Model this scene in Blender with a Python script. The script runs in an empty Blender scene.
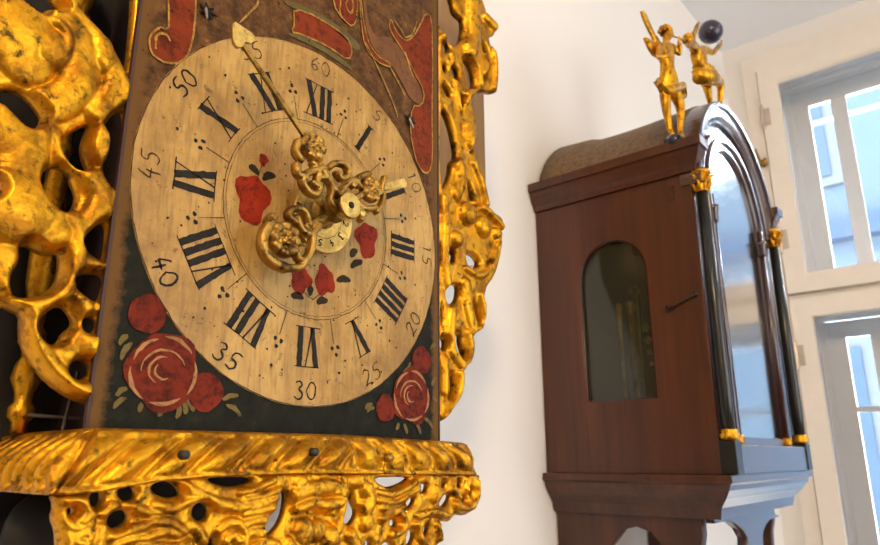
import bpy, bmesh, math, random
import numpy as np
from mathutils import Vector, Matrix, noise
random.seed(7)
C = bpy.context.scene.collection
S = bpy.context.scene

# ------------------------------------------------------------------ camera, world, light, exposure
FPX, PITCH, ROLL, YAW = 681.05, 0.264909, -0.0045037, 0.866055
CAM = np.array([-0.285757, -0.359732, -0.161981])
_fw = np.array([math.sin(YAW)*math.cos(PITCH), math.cos(YAW)*math.cos(PITCH), math.sin(PITCH)])
_r = np.array([math.cos(YAW), -math.sin(YAW), 0.0]); _u = np.cross(_r, _fw)
_r2 = _r*math.cos(ROLL)+_u*math.sin(ROLL); _u2 = -_r*math.sin(ROLL)+_u*math.cos(ROLL)
cd = bpy.data.cameras.new('camera'); cam = bpy.data.objects.new('camera', cd); C.objects.link(cam)
cd.sensor_width = 36; cd.lens = FPX/880*36; cd.clip_start = 0.01; cd.clip_end = 200
M = Matrix(((_r2[0], _u2[0], -_fw[0], CAM[0]), (_r2[1], _u2[1], -_fw[1], CAM[1]), (_r2[2], _u2[2], -_fw[2], CAM[2]), (0, 0, 0, 1)))
cam.matrix_world = M; S.camera = cam
cd.dof.use_dof = True; cd.dof.focus_distance = 0.46; cd.dof.aperture_fstop = 14

w = bpy.data.worlds.new('sky'); S.world = w; w.use_nodes = True
bg = w.node_tree.nodes['Background']; bg.inputs[0].default_value = (0.80, 0.90, 1.0, 1); bg.inputs[1].default_value = 30.0

def area(name, loc, target, size, power, color, size_y=None):
    l = bpy.data.lights.new(name, 'AREA'); l.energy = power; l.color = color; l.size = size
    if size_y: l.shape = 'RECTANGLE'; l.size_y = size_y
    o = bpy.data.objects.new(name, l); C.objects.link(o); o.location = loc
    o.rotation_euler = (Vector(target)-Vector(loc)).to_track_quat('-Z', 'Y').to_euler()
    return o
area('warm_room_lamp', (-1.05, -1.0, 0.74), (0.05, 0.05, -0.05), 0.28, 13, (1.0, 0.72, 0.42))
area('added_cool_fill', (0.55, -2.5, -0.15), (0.5, 0.1, 0.1), 1.5, 22, (0.93, 0.96, 1.0), 1.5)  # added cool fill lamp brightening wall and dial; no window is built there
area('sky_daylight', (2.9, -1.5, 1.9), (1.55, -0.2, 0.1), 1.6, 280, (0.86, 0.93, 1.0), 1.2)
po = area('window_portal', (1.72, -0.62, 0.10), (0.0, -0.62, 0.10), 1.4, 1, (1, 1, 1), 1.6); po.data.cycles.is_portal = True
S.view_settings.view_transform = 'Standard'; S.view_settings.look = 'None'
S.view_settings.gamma = 1.0; S.view_settings.use_curve_mapping = False
S.view_settings.exposure = 0.50

# ------------------------------------------------------------------ helpers
def un(px, py, ax, v):
    """point of the photograph -> point on the real plane <axis ax> = v"""
    d = _fw+_r2*(px-440)/FPX+_u2*(272.5-py)/FPX
    return CAM+d*((v-CAM[ax])/d[ax])
def XZ(pts, y=0.0): return [tuple(un(a, b, 1, y)[[0, 2]]) for a, b in pts]
def YZ(pts, x): return [tuple(un(a, b, 0, x)[[1, 2]]) for a, b in pts]

def link(name, me, mat, parent=None, smooth=False):
    o = bpy.data.objects.new(name, me); C.objects.link(o)
    if mat: me.materials.append(mat)
    if parent: o.parent = parent
    if smooth:
        for f in me.polygons: f.use_smooth = True
    return o
def obj(name, bm, mat, parent=None, smooth=False):
    bmesh.ops.recalc_face_normals(bm, faces=bm.faces)
    me = bpy.data.meshes.new(name); bm.to_mesh(me); bm.free()
    return link(name, me, mat, parent, smooth)
def mesh(name, v, f, mat, parent=None, smooth=False):
    me = bpy.data.meshes.new(name); me.from_pydata([tuple(map(float, a)) for a in v], [], f)
    bm = bmesh.new(); bm.from_mesh(me); bmesh.ops.recalc_face_normals(bm, faces=bm.faces); bm.to_mesh(me); bm.free()
    return link(name, me, mat, parent, smooth)
def empty(name, loc=(0, 0, 0), parent=None):
    o = bpy.data.objects.new(name, None); C.objects.link(o); o.empty_display_size = .05
    if parent: o.parent = parent
    return o
def tag(o, label, cat, group=None, kind=None):
    o['label'] = label; o['category'] = cat
    if group: o['group'] = group
    if kind: o['kind'] = kind
    return o
def struct(o): o['kind'] = 'structure'; return o
def bx(bm, x0, x1, y0, y1, z0, z1, bev=0):
    r = bmesh.ops.create_cube(bm, size=1)
    for v in r['verts']:
        v.co = Vector((x0+(v.co.x+.5)*(x1-x0), y0+(v.co.y+.5)*(y1-y0), z0+(v.co.z+.5)*(z1-z0)))
    if bev:
        es = list({e for v in r['verts'] for e in v.link_edges})
        bmesh.ops.bevel(bm, geom=es, offset=bev, segments=2, affect='EDGES', profile=.5)
def box(name, x0, x1, y0, y1, z0, z1, mat, parent=None, bev=0):
    bm = bmesh.new(); bx(bm, x0, x1, y0, y1, z0, z1, bev); return obj(name, bm, mat, parent)
def lathe(bm, prof, base, axis=(0, 0, 1), n=20):
    """prof: (radius, height along axis)"""
    ax = Vector(axis).normalized(); q = Vector((0, 0, 1)).rotation_difference(ax); b = Vector(base)
    rings = []
    for rr, h in prof:
        rings.append([bm.verts.new(b+q@Vector((max(rr, 1e-5)*math.cos(t*2*math.pi/n), max(rr, 1e-5)*math.sin(t*2*math.pi/n), h))) for t in range(n)])
    for a, c in zip(rings, rings[1:]):
        for i in range(n): bm.faces.new((a[i], a[(i+1) % n], c[(i+1) % n], c[i]))
    bm.faces.new(rings[0][::-1]); bm.faces.new(rings[-1])
def turned(name, prof, base, mat, parent=None, axis=(0, 0, 1), n=20, smooth=True):
    bm = bmesh.new(); lathe(bm, prof, base, axis, n); return obj(name, bm, mat, parent, smooth)
def tube(bm, pts, r, n=8):
    pts = [Vector(p) for p in pts]; rings = []
    rs = r if isinstance(r, (list, tuple)) else [r]*len(pts)
    for i, p in enumerate(pts):
        d = (pts[min(i+1, len(pts)-1)]-pts[max(i-1, 0)]).normalized()
        q = Vector((0, 0, 1)).rotation_difference(d)
        rings.append([bm.verts.new(p+q@Vector((rs[i]*math.cos(t*2*math.pi/n), rs[i]*math.sin(t*2*math.pi/n), 0))) for t in range(n)])
    for a, c in zip(rings, rings[1:]):
        for i in range(n): bm.faces.new((a[i], a[(i+1) % n], c[(i+1) % n], c[i]))
    bm.faces.new(rings[0][::-1]); bm.faces.new(rings[-1])
def prism(name, polys, axis, a, b, mat, parent=None, bevel=0):
    """filled outline with holes, from plane <axis>=a to b; polys in the two other coordinates"""
    cu = bpy.data.curves.new(name, 'CURVE'); cu.dimensions = '2D'; cu.fill_mode = 'BOTH'
    for pl in polys:
        s = cu.splines.new('POLY'); s.points.add(len(pl)-1); s.use_cyclic_u = True
        for i, (x, y) in enumerate(pl): s.points[i].co = (x, y, 0, 1)
    cu.extrude = abs(b-a)/2
    t = bpy.data.objects.new(name, cu); C.objects.link(t)
    me = bpy.data.meshes.new_from_object(t.evaluated_get(bpy.context.evaluated_depsgraph_get()))
    bpy.data.objects.remove(t); bpy.data.curves.remove(cu); m = (a+b)/2
    for v in me.vertices:
        x, y, z = v.co
        v.co = (x, m+z, y) if axis == 1 else ((m+z, x, y) if axis == 0 else (x, y, m+z))
    bm = bmesh.new(); bm.from_mesh(me); bmesh.ops.remove_doubles(bm, verts=bm.verts, dist=1e-6)
    bmesh.ops.recalc_face_normals(bm, faces=bm.faces); bm.to_mesh(me); bm.free()
    me.materials.clear(); me.name = name
    return link(name, me, mat, parent)
def rect(x0, x1, z0, z1): return [(x0, z0), (x1, z0), (x1, z1), (x0, z1)]
def smoothpoly(p, it=2):
    p = np.array(p, float)
    for _ in range(it):
        n = np.roll(p, -1, 0); p = np.stack([p*.75+n*.25, p*.25+n*.75], 1).reshape(-1, 2)
    return p
def smoothline(p, it=2):
    p = np.array(p, float)
    for _ in range(it):
        a, b = p[:-1], p[1:]
        q = np.stack([a*.75+b*.25, a*.25+b*.75], 1).reshape(-1, p.shape[1])
        p = np.concatenate([p[:1], q, p[-1:]])
    return p

# ---- cast relief: an outline with openings becomes a rounded, solid casting with raised work on it
def segdist(P, pts, closed):
    a = np.array(pts, float); b = np.roll(a, -1, 0)
    if not closed: a, b = a[:-1], b[:-1]
    best = np.full(len(P), 1e9)
    for s, e in zip(a, b):
        d = e-s; L = (d@d)+1e-12
        t = np.clip(((P-s)@d)/L, 0, 1); q = P-s-t[:, None]*d
        best = np.minimum(best, (q*q).sum(1))
    return np.sqrt(best)
def inside(P, pts):
    a = np.array(pts, float); b = np.roll(a, -1, 0); c = np.zeros(len(P), bool)
    for s, e in zip(a, b):
        if s[1] == e[1]: continue
        k = ((s[1] > P[:, 1]) != (e[1] > P[:, 1])) & (P[:, 0] < (e[0]-s[0])*(P[:, 1]-s[1])/(e[1]-s[1])+s[0])
        c ^= k
    return c
def relief(name, outline, holes, strokes, step, T, wid, back, to3, mat, parent=None, rough=.0006, rs=150, seed=0):
    """outline, holes: polygons; strokes: (points, radius, height); all in plane metres. to3(u, v, h) -> xyz"""
    allp = np.concatenate([np.array(o) for o in outline]); lo = allp.min(0)-step*2; hi = allp.max(0)+step*2
    nu, nv = int((hi[0]-lo[0])/step)+1, int((hi[1]-lo[1])/step)+1
    U, V = np.meshgrid(lo[0]+np.arange(nu)*step, lo[1]+np.arange(nv)*step, indexing='ij')
    P = np.stack([U.ravel(), V.ravel()], 1)
    d = np.full(len(P), -1e9)
    for o in outline:
        x = segdist(P, o, True); x[~inside(P, o)] *= -1; d = np.maximum(d, x)
    for h in holes:
        near = ((P > np.min(h, 0)-wid*1.5) & (P < np.max(h, 0)+wid*1.5)).all(1)
        if not near.any(): continue
        Q = P[near]; x = segdist(Q, h, True); x[inside(Q, h)] *= -1; d[near] = np.minimum(d[near], x)
    ex = np.zeros(len(P))
    for pts, rr, hh in strokes:
        pts = np.array(pts, float).reshape(-1, 2); near = ((P > pts.min(0)-rr) & (P < pts.max(0)+rr)).all(1)
        if not near.any(): continue
        Q = P[near]
        x = segdist(Q, pts, False) if len(pts) > 1 else np.sqrt(((Q-pts[0])**2).sum(1))
        v = hh*np.sqrt(np.clip(1-(x/rr)**2, 0, 1)); ex[near] = np.maximum(ex[near], v) if hh > 0 else ex[near]+v
    k = np.clip(d/wid, 0, 1); h = T*np.sqrt(np.clip(1-(1-k)**2, 0, 1))+ex*np.clip(d/(wid*.6), 0, 1)
    for i in np.nonzero(d > 0)[0]:
        u, v = P[i]
        h[i] += rough*(noise.noise(Vector((u*rs, v*rs, seed)))+.6*noise.noise(Vector((u*rs*2.7, v*rs*2.7, seed+9))))*min(1, d[i]/wid*1.5)
    D = d.reshape(nu, nv); Hh = h.reshape(nu, nv)
    verts, faces, idx = [], [], {}
    def vid(key, u, v, hh):
        if key not in idx:
            idx[key] = len(verts); verts.append(to3(u, v, hh)); verts.append(to3(u, v, -back))
        return idx[key]
    ins = D > 0
    any4 = ins[:-1, :-1] | ins[1:, :-1] | ins[1:, 1:] | ins[:-1, 1:]
    for i, j in zip(*np.nonzero(any4)):
        cs = [(i, j), (i+1, j), (i+1, j+1), (i, j+1)]; ring = []
        for q in range(4):
            a, b = cs[q], cs[(q+1) % 4]
            if ins[a]: ring.append((vid(a, U[a], V[a], Hh[a]), False))
            if ins[a] != ins[b]:
                t = D[a]/(D[a]-D[b]); t = min(max(t, .02), .98)
                ring.append((vid((min(a, b), max(a, b)), U[a]+(U[b]-U[a])*t, V[a]+(V[b]-V[a])*t, 0.0), True))
        n = len(ring)
        if n < 3: continue
        faces.append([r[0] for r in ring]); faces.append([r[0]+1 for r in ring][::-1])
        for q in range(n):
            if ring[q][1] and ring[(q+1) % n][1]:
                faces.append([ring[q][0], ring[q][0]+1, ring[(q+1) % n][0]+1, ring[(q+1) % n][0]])
    return mesh(name, verts, faces, mat, parent, True)

# ------------------------------------------------------------------ materials
def newmat(name):
    m = bpy.data.materials.new(name); m.use_nodes = True
    return m, m.node_tree.nodes, m.node_tree.links, m.node_tree.nodes['Principled BSDF']
def noise_n(N, L, scale, detail=4, stretch=None, rough=.55, dist=0):
    tc = N.new('ShaderNodeTexCoord'); t = N.new('ShaderNodeTexNoise')
    t.inputs['Scale'].default_value = scale; t.inputs['Detail'].default_value = detail; t.inputs['Roughness'].default_value = rough
    t.inputs['Distortion'].default_value = dist
    if stretch:
        mp = N.new('ShaderNodeMapping'); mp.inputs['Scale'].default_value = stretch
        L.new(tc.outputs['Object'], mp.inputs[0]); L.new(mp.outputs[0], t.inputs['Vector'])
    else: L.new(tc.outputs['Object'], t.inputs['Vector'])
    return t.outputs['Fac']
def ramp(N, L, fac, stops):
    r = N.new('ShaderNodeValToRGB'); e = r.color_ramp.elements
    while len(e) < len(stops): e.new(.5)
    for i, (p, c) in enumerate(stops): e[i].position = p; e[i].color = (*c, 1)
    L.new(fac, r.inputs[0]); return r.outputs[0]
def mixc(N, L, fac, a, b, mode='MIX'):
    m = N.new('ShaderNodeMix'); m.data_type = 'RGBA'; m.blend_type = mode
    if isinstance(fac, (int, float)): m.inputs[0].default_value = fac
    else: L.new(fac, m.inputs[0])
    for s, x in ((6, a), (7, b)):
        if isinstance(x, tuple): m.inputs[s].default_value = (*x, 1)
        else: L.new(x, m.inputs[s])
    return m.outputs[2]
def bump(N, L, B, h, strength, dist=.001):
    b = N.new('ShaderNodeBump'); b.inputs['Strength'].default_value = strength; b.inputs['Distance'].default_value = dist
    L.new(h, b.inputs['Height']); L.new(b.outputs[0], B.inputs['Normal'])
def simple(name, col, rough=.5, metal=0, coat=0, var=.12, scale=40, bmp=.1, stretch=None, spec=.5):
    m, N, L, B = newmat(name)
    f = noise_n(N, L, scale, 4, stretch)
    c = ramp(N, L, f, [(.3, tuple(x*(1-var) for x in col)), (.7, tuple(min(1, x*(1+var)) for x in col))])
    L.new(c, B.inputs['Base Color']); B.inputs['Roughness'].default_value = rough; B.inputs['Metallic'].default_value = metal
    B.inputs['Coat Weight'].default_value = coat; B.inputs['Specular IOR Level'].default_value = spec
    if bmp: bump(N, L, B, f, bmp)
    return m
def gilt(name, a, b, c, rough=.36, metal=.75, fine=700):
    m, N, L, B = newmat(name)
    n1 = noise_n(N, L, 45, 6, None, .65); n2 = noise_n(N, L, 130, 5, None, .7, .4); n3 = noise_n(N, L, fine, 3)
    col = ramp(N, L, n1, [(.40, b), (.52, a), (.7, tuple(min(1, x*1.12) for x in a))])
    col = mixc(N, L, ramp(N, L, n2, [(.53, (0, 0, 0)), (.66, (1, 1, 1))]), col, c)
    L.new(col, B.inputs['Base Color']); B.inputs['Metallic'].default_value = metal
    rr = N.new('ShaderNodeMapRange'); rr.inputs[3].default_value = rough-.08; rr.inputs[4].default_value = rough+.18
    L.new(n2, rr.inputs[0]); L.new(rr.outputs[0], B.inputs['Roughness'])
    ad = N.new('ShaderNodeMath'); ad.operation = 'MULTIPLY_ADD'; ad.inputs[1].default_value = .35
    L.new(n3, ad.inputs[0]); L.new(n2, ad.inputs[2]); bump(N, L, B, ad.outputs[0], .55, .0012)
    return m
GOLD = gilt('old_gilt_lead', (.66, .31, .010), (.33, .13, .005), (.085, .045, .006), .34, .88)
GOLD2 = gilt('gilt_wood', (.74, .37, .018), (.42, .18, .008), (.14, .07, .008), .3, .85)
BRASS = gilt('aged_brass', (.45, .28, .06), (.24, .13, .025), (.10, .06, .02), .3, .9, 1200)
BRASSL = gilt('bright_brass', (.74, .50, .13), (.48, .30, .07), (.3, .2, .06), .28, .85, 1200)
STEEL = simple('grey_steel', (.09, .07, .06), .5, .7)
DARKW = simple('shade_dark_board', (.008, .005, .004), .7, 0, 0, .5, 30, .2, (1, 1, .15))  # dark board paint, deepened to near black to hold the shade behind the clock
BOARD = simple('golden_brown_board', (.30, .155, .045), .5, 0, 0, .4, 30, .2, (1, 1, .15))
BLACKP = simple('black_column_paint', (.010, .011, .010), .3)
GLOBE = simple('dark_blue_globe', (.020, .018, .045), .3, 0, .3)

def wood(name, c1, c2, rough=.33, coat=.25):
    m, N, L, B = newmat(name)
    g = noise_n(N, L, 26, 6, (1, 1, .07), .6, .6); f = noise_n(N, L, 150, 4, (1, 1, .05)); big = noise_n(N, L, 7, 3, (1, 1, .4))
    col = ramp(N, L, g, [(.3, c1), (.55, tuple((a+b)/2 for a, b in zip(c1, c2))), (.75, c2)])
    col = mixc(N, L, ramp(N, L, f, [(.45, (0, 0, 0)), (.7, (.6, .6, .6))]), col, tuple(x*.5 for x in c1))
    col = mixc(N, L, ramp(N, L, big, [(.4, (0, 0, 0)), (.75, (.55, .55, .55))]), col, c2)
    L.new(col, B.inputs['Base Color']); B.inputs['Roughness'].default_value = rough; B.inputs['Coat Weight'].default_value = coat
    B.inputs['Coat Roughness'].default_value = .25; bump(N, L, B, f, .12)
    return m
WOOD = wood('red_brown_oak', (.028, .007, .002), (.105, .029, .007), .4, .08)
WOODD = wood('dark_polished_moulding', (.026, .008, .006), (.070, .020, .011), .26, .8)
ROOFM = simple('brown_mottled_roof', (.125, .068, .022), .6, 0, 0, .45, 160, .5)

# painted plate: worn brown above, blackish green in the lower part
mP, N, L, B = newmat('painted_plate')
tc = N.new('ShaderNodeTexCoord'); sp = N.new('ShaderNodeSeparateXYZ'); L.new(tc.outputs['Object'], sp.inputs[0])
n1 = noise_n(N, L, 16, 6, None, .7); n2 = noise_n(N, L, 90, 6, None, .75); n3 = noise_n(N, L, 300, 3, (1, 1, .5))
ad = N.new('ShaderNodeMath'); ad.operation = 'MULTIPLY_ADD'; ad.inputs[1].default_value = .14; L.new(n1, ad.inputs[0]); L.new(sp.outputs[2], ad.inputs[2])
mr = N.new('ShaderNodeMapRange'); mr.inputs[1].default_value = .035; mr.inputs[2].default_value = .085; L.new(ad.outputs[0], mr.inputs[0])
top = ramp(N, L, n2, [(.3, (.022, .010, .005)), (.47, (.085, .038, .013)), (.6, (.15, .070, .022)), (.78, (.36, .18, .045))])
bot = ramp(N, L, n2, [(.35, (.006, .0065, .003)), (.6, (.016, .015, .007)), (.8, (.07, .045, .015))])
col = mixc(N, L, mr.outputs[0], bot, top)
ab = N.new('ShaderNodeMath'); ab.operation = 'ABSOLUTE'; L.new(sp.outputs[0], ab.inputs[0])
ad2 = N.new('ShaderNodeMath'); ad2.operation = 'MULTIPLY_ADD'; ad2.inputs[1].default_value = .016; L.new(n2, ad2.inputs[0]); L.new(ab.outputs[0], ad2.inputs[2])
mr2 = N.new('ShaderNodeMapRange'); mr2.inputs[1].default_value = .133; mr2.inputs[2].default_value = .138; L.new(ad2.outputs[0], mr2.inputs[0])
col = mixc(N, L, mr2.outputs[0], col, (.13, .062, .015))
L.new(col, B.inputs['Base Color']); B.inputs['Roughness'].default_value = .55; bump(N, L, B, n3, .35); B.inputs['Specular IOR Level'].default_value = .10
PLATE = mP
# cream dial with wear
mD, N, L, B = newmat('cream_dial_paint')
g1 = noise_n(N, L, 60, 5, (1, 1, .10), .7); g2 = noise_n(N, L, 14, 6, None, .7); g3 = noise_n(N, L, 420, 2, (1, 1, .12)); g4 = noise_n(N, L, 120, 4, None, .8)
col = ramp(N, L, g2, [(.33, (.25, .130, .030)), (.47, (.41, .235, .056)), (.62, (.53, .325, .090))])
col = mixc(N, L, ramp(N, L, g1, [(.48, (0, 0, 0)), (.68, (.6, .6, .6))]), col, (.26, .14, .035))
col = mixc(N, L, ramp(N, L, g3, [(.5, (0, 0, 0)), (.66, (.5, .5, .5))]), col, (.22, .12, .035))
col = mixc(N, L, ramp(N, L, g4, [(.60, (0, 0, 0)), (.68, (.75, .75, .75))]), col, (.085, .040, .01))
L.new(col, B.inputs['Base Color']); B.inputs['Roughness'].default_value = .42; bump(N, L, B, g3, .3); B.inputs['Specular IOR Level'].default_value = .3
DIAL = mD
def paint(name, col, dark=.35, scale=110, lo=.50, hi=.62):
    m, N, L, B = newmat(name); f = noise_n(N, L, scale, 6, None, .75); g = noise_n(N, L, 25, 5, None, .7); h = noise_n(N, L, 420, 2, (1, 1, .12))
    c = ramp(N, L, g, [(.3, tuple(x*.7 for x in col)), (.7, tuple(min(1, x*1.2) for x in col))])
    c = mixc(N, L, ramp(N, L, f, [(lo, (0, 0, 0)), (hi, (.85, .85, .85))]), c, tuple(x*dark for x in col))
    L.new(c, B.inputs['Base Color']); B.inputs['Roughness'].default_value = .55; B.inputs['Specular IOR Level'].default_value = .12; bump(N, L, B, h, .3)
    return m
INK = paint('black_ink', (.020, .016, .012), 2.2, 260, .55, .7); THIN = paint('thin_faded_ink', (.055, .030, .012), 3.0, 260, .5, .7)
RED = paint('dark_red_paint', (.17, .017, .003), .22, 130, .46, .60); REDT = paint('worn_red_paint', (.20, .030, .006), .35, 90, .48, .6); REDB = paint('bright_red_paint', (.27, .020, .003), .4, 150)
PINK = paint('rose_highlight_paint', (.42, .20, .075), .4, 200); OLIVE = paint('olive_leaf_paint', (.16, .11, .03), .35, 200); DLEAF = paint('dark_leaf_paint', (.035, .020, .008), .5, 200)
YELL = paint('yellow_line_paint', (.45, .25, .05), .35, 160, .46, .56); PINKB = paint('pinkish_brown_paint', (.18, .075, .030), .6, 90); GREENP = paint('pale_green_paint', (.13, .095, .03), .6, 80)

def wallmat(name, col, v=.02):
    m, N, L, B = newmat(name); f = noise_n(N, L, 3, 5); g = noise_n(N, L, 90, 4)
    L.new(ramp(N, L, f, [(.3, tuple(x*(1-v) for x in col)), (.7, col)]), B.inputs['Base Color'])
    B.inputs['Roughness'].default_value = .85; bump(N, L, B, g, .08); return m
WALL = wallmat('white_plaster', (.86, .83, .79)); CEIL = wallmat('white_ceiling', (.92, .95, .99)); FLOOR = wood('floor_boards', (.16, .08, .035), (.30, .16, .07), .5, .1)
CREAM = simple('cream_window_paint', (.84, .77, .68), .4, 0, .1, .02, 30, .03)
WHITE = simple('white_outer_window_paint', (.93, .94, .95), .5, 0, 0, .02, 30, .03)

def glassmat(name, gl=.1, tint=(1, 1, 1), rough=.02, body=None, bodyfac=0):
    m, N, L, B = newmat(name); N.remove(B); out = N['Material Output']
    t = N.new('ShaderNodeBsdfTransparent'); t.inputs[0].default_value = (*tint, 1)
    g = N.new('ShaderNodeBsdfGlossy'); g.inputs['Roughness'].default_value = rough
    fr = N.new('ShaderNodeFresnel'); fr.inputs[0].default_value = 1.5
    ad = N.new('ShaderNodeMath'); ad.operation = 'ADD'; ad.inputs[1].default_value = gl; ad.use_clamp = True; L.new(fr.outputs[0], ad.inputs[0])
    nz = noise_n(N, L, 5, 3, None, .5); b = N.new('ShaderNodeBump'); b.inputs['Strength'].default_value = .1; b.inputs['Distance'].default_value = .01
    L.new(nz, b.inputs['Height']); L.new(b.outputs[0], g.inputs['Normal'])
    a = t.outputs[0]
    if body:
        df = N.new('ShaderNodeBsdfDiffuse'); df.inputs[0].default_value = (*body, 1)
        m2 = N.new('ShaderNodeMixShader'); m2.inputs[0].default_value = bodyfac; L.new(a, m2.inputs[1]); L.new(df.outputs[0], m2.inputs[2]); a = m2.outputs[0]
    mx = N.new('ShaderNodeMixShader'); L.new(ad.outputs[0], mx.inputs[0]); L.new(a, mx.inputs[1]); L.new(g.outputs[0], mx.inputs[2])
    L.new(mx.outputs[0], out.inputs[0]); return m
PANE = glassmat('window_glass', 0)
DOORGL = glassmat('clock_door_glass', .5, (.9, .95, 1), .14)
SIDEGL = glassmat('dusty_side_glass', 0, (.85, .85, .75), .08, (.10, .09, .055), .28)

# ------------------------------------------------------------------ room
YW = .12; XW = 1.488; ZC = .915; ZF = -1.66; YR = -2.6; XB = -2.2
WY0, WY1, WZ0, WZ1 = -1.28, .0395, -.62, .8175            # window opening in the wall
struct(box('wall_left', XB-.1, XW+.5, YW, YW+.12, ZF-.1, ZC+.1, WALL))
struct(box('wall_right', XB-.1, XW+.5, YR-.12, YR, ZF-.1, ZC+.1, WALL))
struct(box('wall_back', XB-.12, XB, YR, YW, ZF-.1, ZC+.1, WALL))
struct(prism('wall_front', [rect(YR, YW, ZF, ZC), rect(WY0, WY1, WZ0, WZ1)], 0, XW, XW+.24, WALL))
struct(box('floor', XB-.1, XW+.2, YR, YW, ZF-.1, ZF, FLOOR))
struct(box('ceiling', XB-.1, XW+.5, YR-.1, YW+.1, ZC, ZC+.1, CEIL))
# moulded surround of the window recess
struct(prism('trim_1', [rect(WY0-.065, .0615+.012, WZ0-.05, .847+.016), rect(WY0-.001, WY1+.001, WZ0-.02, WZ1+.001)], 0, XW-.012, XW, CREAM))
win = struct(empty('window_1'))
def sash(y0, y1, z0, z1, wd, x0, x1, mat, pane, bars=(), hbars=(), bw=.02):
    f = prism('window_frame', [rect(y0, y1, z0, z1), rect(y0+wd, y1-wd, z0+wd, z1-wd)], 0, x0, x1, mat, win)
    for b in bars: box('glazing_bar', x0+.004, x1-.004, b-bw/2, b+bw/2, z0+wd, z1-wd, mat, f)
    for b in hbars: box('glazing_bar', x0+.004, x1-.004, y0+wd, y1-wd, b-.006, b+.006, mat, f)
    box('pane', (x0+x1)/2-.0015, (x0+x1)/2+.0015, y0+wd, y1-wd, z0+wd, z1-wd, pane, f)
    return f
g = .003
mid = (WY0+WY1)/2
for (a, b) in ((WY0+g, mid-g), (mid+g, WY1-g)):
    sash(a, b, .213, WZ1-g, .044, XW-.02, XW+.025, CREAM, PANE)
    sash(a, b, WZ0+g, .198, .044, XW-.02, XW+.025, CREAM, PANE)
box('transom', XW, XW+.03, WY0, WY1, .199, .212, CREAM, win)
# outer window of the box window, with its narrow lights
XO = XW+.15
box('reveal_rail', XO-.01, XO+.035, WY0, WY1, .165, .255, WHITE, win)
box('reveal_board', XO-.004, XO+.02, .0005, WY1, WZ0, WZ1, WHITE, win); box('reveal_board', XO-.004, XO+.02, WY0, -.001, .801, WZ1, WHITE, win)
for (z0, z1, bars, hb) in ((.258, .800, (-.112, -.62, -1.13), ()), (WZ0+.02, .162, (-.112, -.62, -1.13), (-.055,))):
    sash(WY0+.002, -.0, z0, z1, .041, XO, XO+.016, WHITE, PANE, bars, hb, .036)
for zz in (un(763, 118, 0, XW-.02)[2], un(781, 240, 0, XW-.02)[2], un(803, 355, 0, XW-.02)[2]):
    bm = bmesh.new()
    lathe(bm, [(.001, -.036), (.0035, -.033), (.0045, -.030), (.0045, .030), (.0035, .033), (.001, .036)], (XW-.024, .036, zz), n=10)
    bx(bm, XW-.022, XW-.019, .018, .036, zz-.024, zz+.024, .001)
    o = obj('hinge', bm, simple('painted_hinge_metal', (.55, .46, .38), .35, .5), win); o['label'] = 'dull metal hinge'
cq = un(763, 164, 0, XW-.02); bm = bmesh.new()
lathe(bm, [(.006, 0), (.006, .006), (.003, .008), (.003, .016)], (XW-.012, cq[1], cq[2]), (-1, 0, 0), 12)
tube(bm, [(XW-.028, cq[1]+.016, cq[2]-.004), (XW-.030, cq[1], cq[2]), (XW-.028, cq[1]-.012, cq[2]+.004)], [.005, .007, .009], 8)
tube(bm, [(XW-.028, cq[1]+.002, cq[2]), (XW-.030, cq[1]+.010, cq[2]+.030), (XW-.030, cq[1]+.014, cq[2]+.040)], [.003, .004, .006], 8)
o = obj('window_catch', bm, BRASS, win, True); o['label'] = 'small brass window catch'
# outside
FAC = simple('pale_blue_grey_render', (.021, .030, .040), .9, 0, 0, .05, 3, spec=0)
bl = tag(empty('building'), 'pale blue grey house front seen through the window panes', 'building')
box('wall', 6.0, 6.4, -9, 6, -6, 3.3, FAC, bl)
FRM = simple('pale_facade_trim', (.03, .034, .038), .9, spec=0); FW = simple('dark_facade_window', (.011, .018, .028), .6, 0, 0, .1, 4, spec=.05); LEDG = simple('slate_ledge', (.011, .018, .030), .8, spec=0)
box('ledge', 5.85, 6.0, -9, 6, 1.55, 1.72, LEDG, bl); box('ledge', 5.85, 6.0, -9, 6, -1.45, -1.3, LEDG, bl)
for i in range(5):
    for z, zh in ((-.95, 1.7), (2.05, .95)):
        y = -5.2+i*1.9
        f = box('window', 5.95, 6.0, y, y+.95, z, z+zh, FRM, bl)
        box('pane', 5.93, 5.95, y+.08, y+.87, z+.08, z+zh-.08, FW, f)
bm = bmesh.new(); tube(bm, [(3.2, -6+i*.75, 1.45-.05*math.sin(i/16*math.pi)) for i in range(17)], .012, 6)
tag(obj('overhead_cable', bm, simple('dark_blue_cable', (.05, .12, .22), .6)), 'thin dark cable strung across outside the upper window panes', 'cable')

# ------------------------------------------------------------------ the painted clock in front
clock = tag(empty('painted_wall_clock', (0, 0, 0)), 'antique clock with round cream painted dial, red roses and gilt pierced castings, hanging nearest', 'clock')
PX = .1345; PT, PB = .36, -.1512
plate = box('dial_plate', -PX, PX, 0, .0026, PB, PT, PLATE, clock, .0004)
# dial disc
DR = .1300
bm = bmesh.new(); lathe(bm, [(DR, 0), (DR, .0006)], (0, 0, 0), (0, -1, 0), 128); disc = obj('dial', bm, DIAL, plate)
box('edge_moulding', -PX-.0015, -PX, -.0004, .0030, PB, PT, simple('red_brown_edge', (.045, .014, .007), .6), plate)
box('edge_moulding', PX, PX+.0015, -.0004, .0030, PB, PT, simple('red_brown_edge', (.045, .014, .007), .6), plate)

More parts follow.
